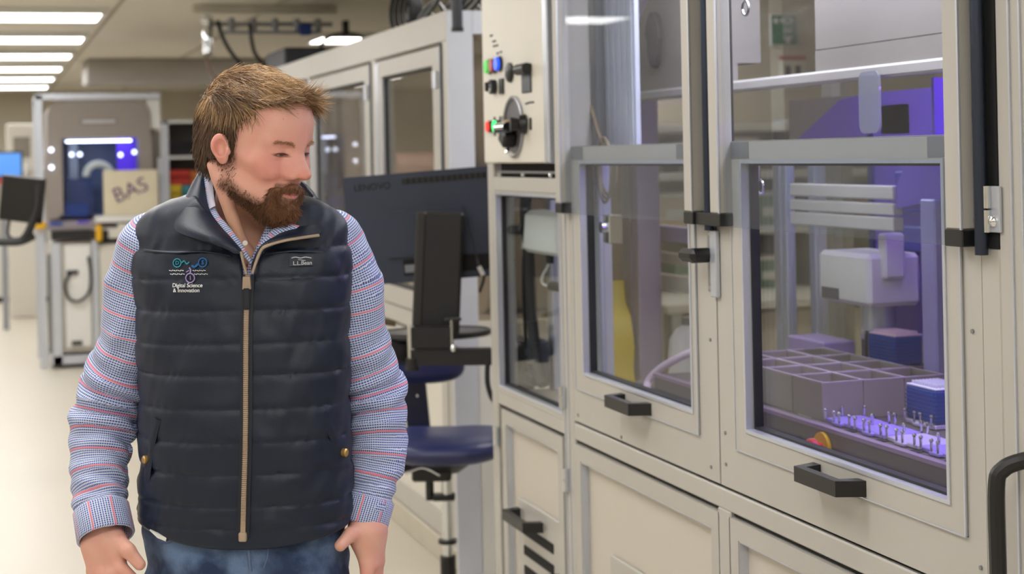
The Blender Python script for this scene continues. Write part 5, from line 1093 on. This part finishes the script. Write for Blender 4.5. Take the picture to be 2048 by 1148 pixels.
WT = mat('white_thread', (236, 238, 240), .6); TEAL = mat('teal_thread', (40, 150, 170), .6); BLU = mat('blue_thread', (30, 110, 190), .6); LIL = mat('lilac_thread', (170, 150, 205), .6)
def circ_mark(px, py, r, m, ch_):
    c_ = on(px, py); g = G(); A_ = np.linspace(0, 2*math.pi, 25)
    g.tube([(c_[0]+r*math.cos(a), 0, c_[2]+r*math.sin(a)) for a in A_], .0011, 5); conform('logo_ring', g, m, vest, .0025); mark_text('logo_letter', ch_, r*1.3, px, py, m, bold=.0002)
circ_mark(348, 526, .0072, TEAL, 'D'); circ_mark(399, 525, .0076, BLU, 'S'); circ_mark(374, 556, .0078, LIL, 'I')
def path_mark(pts, r, m, lift=.0025):
    Q_ = [on(*p) for p in pts]; g = G().tube([(p.x, 0, p.z) for p in spline([(q[0], 0, q[2]) for q in Q_], 5)], r, 5); conform('logo_line', g, m, vest, lift)
path_mark([(357, 526), (362, 522), (367, 528), (372, 524)], .0012, TEAL); path_mark([(390, 528), (383, 534), (377, 531)], .0020, BLU); path_mark([(374, 547), (375, 540), (372, 535)], .0014, LIL); path_mark([(366, 544), (372, 541)], .0009, LIL)
mark_text('embroidery_text', 'Digital Science', .0094, 368, 571, WT, bold=.00012); mark_text('embroidery_text', '& Innovation', .0094, 366, 581, WT, bold=.00012)
for (a, b, y) in ((332, 362, 541), (334, 364, 548), (379, 406, 541), (382, 410, 548)):
    for k in range(7): path_mark([(a+(b-a)*k/7, y+1.5*(k % 2)), (a+(b-a)*(k+.75)/7, y-1.5*(k % 2)+.5)], .0007, WT)
lb0, lb1 = on(573, 512), on(621, 531); g = G(); nx_ = 8
for i in range(nx_):
    xa = lb0[0]+(lb1[0]-lb0[0])*i/nx_; xb = lb0[0]+(lb1[0]-lb0[0])*(i+1)/nx_; g._a([(xa, 0, lb1[2]), (xb, 0, lb1[2]), (xb, 0, lb0[2]), (xa, 0, lb0[2]), (xa, .004, lb1[2]), (xb, .004, lb1[2]), (xb, .004, lb0[2]), (xa, .004, lb0[2])], [(0, 1, 2, 3), (7, 6, 5, 4), (0, 4, 5, 1), (3, 2, 6, 7)])
conform('chest_label', g, mat('label_navy', (40, 48, 62), .6), vest, .0035); WG = mat('label_thread', (196, 200, 204), .6)
mark_text('label_text', 'L.L.Bean', .0095, 599, 526, WG, bold=.0001, lift=.0050); path_mark([(577, 516), (585, 514), (595, 516), (605, 514), (617, 516)], .0009, WG, .0048); path_mark([(590, 519), (605, 521)], .0006, WG, .0048)
# ---- collars: thick sheets lofted between two edges
def sheet(name, A_, B_, m, parent, thick=.006, bulge=.004, nu=28, nv=7, attrs=False, label=None):
    a = np.array([tuple(p) for p in spline([tuple(q) for q in A_], 10)]); b = np.array([tuple(p) for p in spline([tuple(q) for q in B_], 10)])
    def rs(c):
        s = np.r_[0, np.cumsum(np.linalg.norm(np.diff(c, axis=0), axis=1))]; return np.stack([np.interp(np.linspace(0, s[-1], nu), s, c[:, i]) for i in range(3)], 1)
    a, b = rs(a), rs(b); rows = []
    for j in range(nv):
        t = j/(nv-1); q = a*(1-t)+b*t; q[:, 1] -= bulge*4*t*(1-t)+.0008*np.sin(np.arange(nu)*1.1+j*2); rows.append(q)
    S_ = np.stack(rows); d1 = np.gradient(S_, axis=0); d2 = np.gradient(S_, axis=1); nn = np.cross(d1, d2); nn /= np.linalg.norm(nn, axis=2)[:, :, None]+1e-9
    if nn[..., 1].mean() > 0: nn = -nn
    e = np.minimum(np.minimum(np.arange(nv), np.arange(nv)[::-1])[:, None], np.minimum(np.arange(nu), np.arange(nu)[::-1])[None]); th = thick*np.where(e == 0, .25, np.where(e == 1, .8, 1.0))[:, :, None]
    top_ = S_+nn*th*.5; bot = S_-nn*th*.5; V_ = np.concatenate([top_.reshape(-1, 3), bot.reshape(-1, 3)]); F_ = []; o = nu*nv
    for j in range(nv-1):
        for i in range(nu-1):
            q = (j*nu+i, j*nu+i+1, (j+1)*nu+i+1, (j+1)*nu+i); F_ += [q, tuple(k+o for k in q[::-1])]
    for i in range(nu-1): F_ += [(i, i+o, i+1+o, i+1), ((nv-1)*nu+i, (nv-1)*nu+i+1, (nv-1)*nu+i+1+o, (nv-1)*nu+i+o)]
    for j in range(nv-1): F_ += [(j*nu, (j+1)*nu, (j+1)*nu+o, j*nu+o), (j*nu+nu-1, j*nu+nu-1+o, (j+1)*nu+nu-1+o, (j+1)*nu+nu-1)]
    me = mesh_from(name, V_, F_, m, 60, False)
    bm = bmesh.new(); bm.from_mesh(me); bmesh.ops.recalc_face_normals(bm, faces=bm.faces); bm.to_mesh(me); bm.free()
    if attrs:
        s = np.linspace(0, 1, nu)*np.linalg.norm(np.diff(a, axis=0), axis=1).sum(); uv = np.zeros((nv, nu, 3)); uv[..., 0] = (np.arange(nv)*.006)[:, None]; uv[..., 1] = s[None]; uv = np.concatenate([uv.reshape(-1, 3)]*2)
        if len(me.vertices) == len(uv): at = me.attributes.new('cloth', 'FLOAT_VECTOR', 'POINT'); at.data.foreach_set('vector', uv.astype(np.float32).ravel())
    return obj(name, me, parent, label=label)
sheet('collar_flap', [L(407, 336, .02), L(404, 385, -.02), L(414, 425, -.065), L(436, 456, -.095), L(460, 482, -.112), L(480, 508, -.122)], [L(398, 342, .035), L(372, 382, .0), L(350, 428, -.060), L(345, 462, -.105), L(398, 482, -.130), L(474, 506, -.135)], VEST, vest, .012, .010)
sheet('collar_flap', [L(622, 392, .01), L(604, 418, -.015), L(580, 446, -.055), L(545, 472, -.095), L(512, 500, -.118), L(497, 540, -.125)], [L(640, 405, .01), L(640, 440, -.035), L(631, 470, -.090), L(588, 477, -.118), L(530, 492, -.130), L(500, 545, -.133)], VEST, vest, .011, .004)
sheet('collar_back', [L(400, 345, .03), L(420, 338, .10), L(500, 345, .125), L(590, 360, .10), L(622, 392, .02)], [L(396, 372, .03), L(415, 390, .115), L(500, 400, .14), L(600, 398, .115), L(632, 410, .02)], VEST, vest, .010, .0)
def zline(pts, r): return G().tube(spline([tuple(L(*p)) for p in pts], 6), r, 6)
g = zline(((498, 546, -.138), (514, 503, -.136), (530, 491, -.137), (560, 482, -.130), (588, 477, -.124), (631, 471, -.098)), .0028); obj('collar_zip', mesh_from('collar_zip', g.v, g.f, ZTEETH), vest)
g = zline(((486, 548, -.136), (480, 525, -.138), (475, 503, -.138)), .0028); obj('collar_zip', mesh_from('collar_zip', g.v, g.f, ZTEETH), vest)
# ---- shirt
def shirt_mat(name, along=True):
    m = mat(name, (200, 208, 228), .7); t = NT(m); b = t.n['Principled BSDF']; a = t.add('ShaderNodeAttribute', attribute_name='cloth'); sx = t.add('ShaderNodeSeparateXYZ'); t.link(a.outputs['Vector'], sx.inputs[0])
    s, u = (sx.outputs[0], sx.outputs[1]) if along else (sx.outputs[1], sx.outputs[0])
    f1 = t.math('FRACT', t.math('MULTIPLY', s, 1/.0044)); st = t.math('GREATER_THAN', f1, .38)
    f2 = t.math('FRACT', t.math('MULTIPLY', u, 1/.0042)); ds = t.math('GREATER_THAN', f2, .22)
    blue = t.mix(t.math('FRACT', t.math('MULTIPLY', s, 1/.0088)), lin((44, 70, 138)), lin((74, 108, 178)))
    c = t.mix(t.math('MULTIPLY', st, ds), lin((208, 214, 232)), blue)
    f3 = t.math('FRACT', t.math('MULTIPLY', s, 1/.040)); pk = t.math('LESS_THAN', f3, .085); c = t.mix(t.math('MULTIPLY', pk, .85), c, lin((226, 122, 138)))
    t.link(c, b.inputs['Base Color']); b.inputs['Sheen Weight'].default_value = .1; return m
SH = shirt_mat('striped_cotton'); SHC = shirt_mat('striped_cotton_cuff', False)
def arm_param(p, pts):
    P_ = np.array(pts); seg = np.r_[0, np.cumsum(np.linalg.norm(np.diff(P_, axis=0), axis=1))]; best = np.full(len(p), 9.); s = np.zeros(len(p)); an = np.zeros(len(p))
    for i in range(len(P_)-1):
        ba = P_[i+1]-P_[i]; h = np.clip((p-P_[i]) @ ba/(ba @ ba), 0, 1); c_ = P_[i]+h[:, None]*ba; d = np.linalg.norm(p-c_, axis=1); m = d < best
        best = np.where(m, d, best); s = np.where(m, seg[i]+h*(seg[i+1]-seg[i]), s); r_ = p-c_; an = np.where(m, np.arctan2(r_[:, 1], r_[:, 0]*(1 if P_[0][0] > 0 else -1)), an)
        if i == 0: s = np.where(m & (h <= 0), ((p-P_[0]) @ ba)/np.linalg.norm(ba), s)
    return best, s, an, seg
def sleeve(side):
    pts = np.array(ELB[side]); sg1 = 1 if side == 'R' else -1
    pts2 = np.array([tuple(p) for p in spline([tuple(q) for q in pts], 4)]); sp_ = np.linspace(0, 6, len(pts2)); rr_ = np.interp(sp_, range(7), ARR)*(.96 if side == 'R' else 1.0)
    def f(p):
        d = None
        for i in range(len(pts2)-1):
            c_ = cap(p, pts2[i], pts2[i+1], rr_[i], rr_[i+1]); d = c_ if d is None else smin(d, c_, .004)
        _, s, an, seg = arm_param(p, pts2); seg = seg[::4]
        el_ = seg[3]; wl = np.exp(-((s-el_)/.10)**2); inn = .5+.5*np.cos(an-math.pi)
        fold = np.sin(2*math.pi*s/.046+1.3*np.sin(2*an)+1.5*an)*wl*(.0040+.0065*inn)
        fold2 = np.sin(2*math.pi*s/.03+2.2*an)*np.exp(-((s-seg[5])/.05)**2)*.0025; fold3 = .0050*nz3(p, 1.1)+.002*nz3(p, 2.1)+.003*np.sin(2*an+s*26)*np.exp(-((s-.12)/.12)**2)
        d = d-(fold+fold2+fold3)
        return smax(d, .990-p[:, 2]+.0*p[:, 0], .006)
    lo_ = pts.min(0)-.10; hi_ = pts.max(0)+.10; lo_[2] = .975
    return snets(f, lo_, hi_, .0045)+(pts2,)
SV, SF, SA = [], [], []; off_ = 0
for side in 'LR':
    v, f_, pts = sleeve(side); _, s, an, _ = arm_param(v, pts); SV.append(v); SF.append(f_+off_); off_ += len(v); SA.append(np.stack([s+.004*np.sin(an), an*.055, 0*s], 1))
def inner_shirt(p):
    d = torso(p, .014, False); x, y, z = p.T; x = x+.012+.16*(y-.022); w_ = np.maximum(-(x-.004)-.50*(z-1.440), (x-.012)-.50*(z-1.440)); w_ = np.maximum(np.where(z > 1.435, w_, 9), y-.06); d = smax(d, -w_, .004)
    nk = np.hypot(x-.004, y-.035)-.070; d = smax(d, -np.maximum(nk, 1.50-z), .008); return smax(d, .995-z, .004)
v, f_ = snets(inner_shirt, (-.22, -.16, .95), (.20, .17, 1.58), .008); SV.append(v); SF.append(f_+off_); SA.append(np.stack([v[:, 2], v[:, 0], 0*v[:, 0]], 1))
shirt = obj('shirt', fmesh('shirt', np.concatenate(SV), np.concatenate(SF), SH, {'cloth': ('FLOAT_VECTOR', np.concatenate(SA))}), man, label='blue and white striped shirt with pink lines')
LAV = mat('lavender_lining', (206, 204, 226), .7)
sheet('shirt_collar', [L(413, 336, -.0), L(418, 385, -.03), L(428, 425, -.062), L(458, 462, -.092), L(482, 496, -.108), L(498, 524, -.115)], [L(401, 338, .01), L(404, 385, -.012), L(414, 428, -.058), L(440, 466, -.090), L(468, 498, -.108), L(496, 528, -.116)], SHC, shirt, .004, .004, attrs=True)
sheet('collar_band', [L(416, 334, -.004), L(420, 380, -.035), L(424, 412, -.062)], [L(402, 336, .006), L(406, 380, -.018), L(413, 418, -.060)], LAV, shirt, .003, .002)
sheet('shirt_collar', [L(566, 444, -.075), L(545, 455, -.090), L(520, 480, -.104), L(499, 520, -.114)], [L(592, 452, -.085), L(562, 476, -.100), L(532, 494, -.110), L(500, 530, -.117)], SHC, shirt, .004, .003, attrs=True)
b_ = L(484, 486, -.112); g = G().cyl(b_, b_+np.array((0, -.004, 0)), .0045, 12); obj('shirt_button', mesh_from('shirt_button', g.v, g.f, WHITE), shirt)
# cuffs
for side in 'LR':
    pts = np.array(ELB[side]); top_, bot_ = (pts[5]*.62+pts[6]*.38, pts[6]+(pts[6]-pts[5])*.42); axv = bot_-top_; axn = axv/np.linalg.norm(axv); rad = (.049, .050) if side == 'L' else (.046, .044)
    ua = np.cross(axn, (0, 1, 0)); ua /= np.linalg.norm(ua); ub = np.cross(axn, ua); n = 40; rows = []; uv = []
    prof_ = [(0, rad[0]-.002), (.06, rad[0]+.001), (.5, (rad[0]+rad[1])/2+.001), (.95, rad[1]+.001), (1, rad[1]-.001), (.96, rad[1]-.005), (.3, rad[0]-.006)]
    for (t, r_) in prof_:
        for k in range(n):
            a = 2*math.pi*k/n; rows.append(top_+axv*t+(ua*math.cos(a)*1.0+ub*math.sin(a)*1.0)*r_); uv.append((t*.06, a*r_, 0))
    F_ = [(j*n+k, j*n+(k+1) % n, (j+1)*n+(k+1) % n, (j+1)*n+k) for j in range(len(prof_)-1) for k in range(n)]
    obj('cuff', fmesh('cuff', rows, F_, SHC, {'cloth': ('FLOAT_VECTOR', uv)}), shirt)
# ---- jeans and shoes
def jeans_sdf(p):
    x, y, z = p.T; cx_ = -.012; x = x+.16*(y-.02)
    k = ((np.abs(x-cx_)/.182)**2.4+(np.abs(y-.02)/.128)**2.4)**(1/2.4); d = np.maximum((k-1)*.12, np.maximum(z-1.0, .80-z))
    for s in (-1, 1):
        lg = smin(cap(p, (cx_+s*.088, .022, .84), (cx_+s*.10, .02, .46), .092, .066), cap(p, (cx_+s*.10, .02, .46), (cx_+s*.11, .035, .05), .066, .058), .03); d = smin(d, lg, .03)
    d = smax(d, .035-z, .005); d = smax(d, z-.99, .006)
    fly = .003*np.exp(-((x+.012)/.010)**2)*(y < 0); pk = .0035*np.exp(-((np.hypot((x-cx_)*1.0+.19*np.sign(cx_-x)*-1*0, z-1.0)-.0)/.5)**2)*0
    return d-fly-.0045*nz3(p, 1.2)-.0025*nz3(p, 2.3)-.003*np.sin(60*z+30*np.abs(x-cx_))*(y < 0)*np.exp(-((z-.88)/.06)**2)
jv, jf = snets(jeans_sdf, (-.235, -.14, .025), (.215, .175, 1.01), .0065)
def denim():
    m = mat('denim', (58, 82, 122), .8, bump=.4, bscale=1400); t = NT(m); b = t.n['Principled BSDF']; tc = t.add('ShaderNodeTexCoord'); n1 = t.add('ShaderNodeTexNoise'); n1.inputs['Scale'].default_value = 14; n1.inputs['Detail'].default_value = 5
    t.link(tc.outputs['Object'], n1.inputs['Vector']); mp = t.add('ShaderNodeMapping'); mp.inputs['Scale'].default_value = (900, 900, 120); t.link(tc.outputs['Object'], mp.inputs[0]); n2_ = t.add('ShaderNodeTexNoise'); n2_.inputs['Scale'].default_value = 1; t.link(mp.outputs[0], n2_.inputs['Vector'])
    k_ = t.add('ShaderNodeMapRange'); k_.inputs[1].default_value = .38; k_.inputs[2].default_value = .64; t.link(n1.outputs[0], k_.inputs[0]); c = t.mix(k_.outputs[0], lin((30, 48, 84)), lin((112, 138, 176))); t.link(t.mix(t.math('MULTIPLY', n2_.outputs[0], .5), c, lin((38, 58, 96))), b.inputs['Base Color']); return m
DEN = denim(); jeans = obj('jeans', fmesh('jeans', jv, jf, DEN), man, label='faded blue jeans')
def jfront(x, z): return front(x, z, jeans_sdf)
def jline(name, pts, r, m):
    Q_ = [L(*p, -.12) for p in pts]; P2 = spline([(q[0], 0, q[2]) for q in Q_], 6); X_ = np.array([p.x for p in P2]); Z_ = np.array([p.z for p in P2]); y = jfront(X_, Z_)
    g = G().tube(np.stack([X_, y-.0005, Z_], 1), r, 6); return obj(name, mesh_from(name, g.v, g.f, m), jeans)
STI = mat('denim_stitch', (92, 112, 146), .8); jline('fly_seam', [(489, 1085), (490, 1115), (492, 1146)], .0032, STI); jline('fly_stitch', [(528, 1085), (527, 1115), (518, 1140)], .0018, STI)
jline('pocket_edge', [(300, 1096), (322, 1094), (345, 1078)], .0032, STI); jline('pocket_edge', [(672, 1045), (683, 1060), (690, 1085)], .0025, STI)
q0 = L(296, 1075, -.118); g = G().prism([(q0[0]-.008, q0[2]+.008), (q0[0]+.022, q0[2]-.006), (q0[0]+.020, q0[2]-.012), (q0[0]+.006, q0[2]-.006)], 'y', -.098, -.090); obj('pocket_lining', mesh_from('pocket_lining', g.v, g.f, WHITE), jeans)
SHOE = mat('brown_leather', (70, 48, 36), .45)
for s in (-1, 1):
    def shoe_sdf(p, s=s):
        c_ = -.012+s*.112; d = smin(ell(p, (c_, -.10, .045), (.048, .11, .045)), ell(p, (c_, .05, .055), (.042, .075, .06)), .04); return smax(d, .0-p[:, 2], .004)
    v, f_ = snets(shoe_sdf, (-.012+s*.112-.07, -.23, -.01), (-.012+s*.112+.07, .14, .13), .006)
    sh_ = obj('shoe', fmesh('shoe', v, f_, SHOE), man)
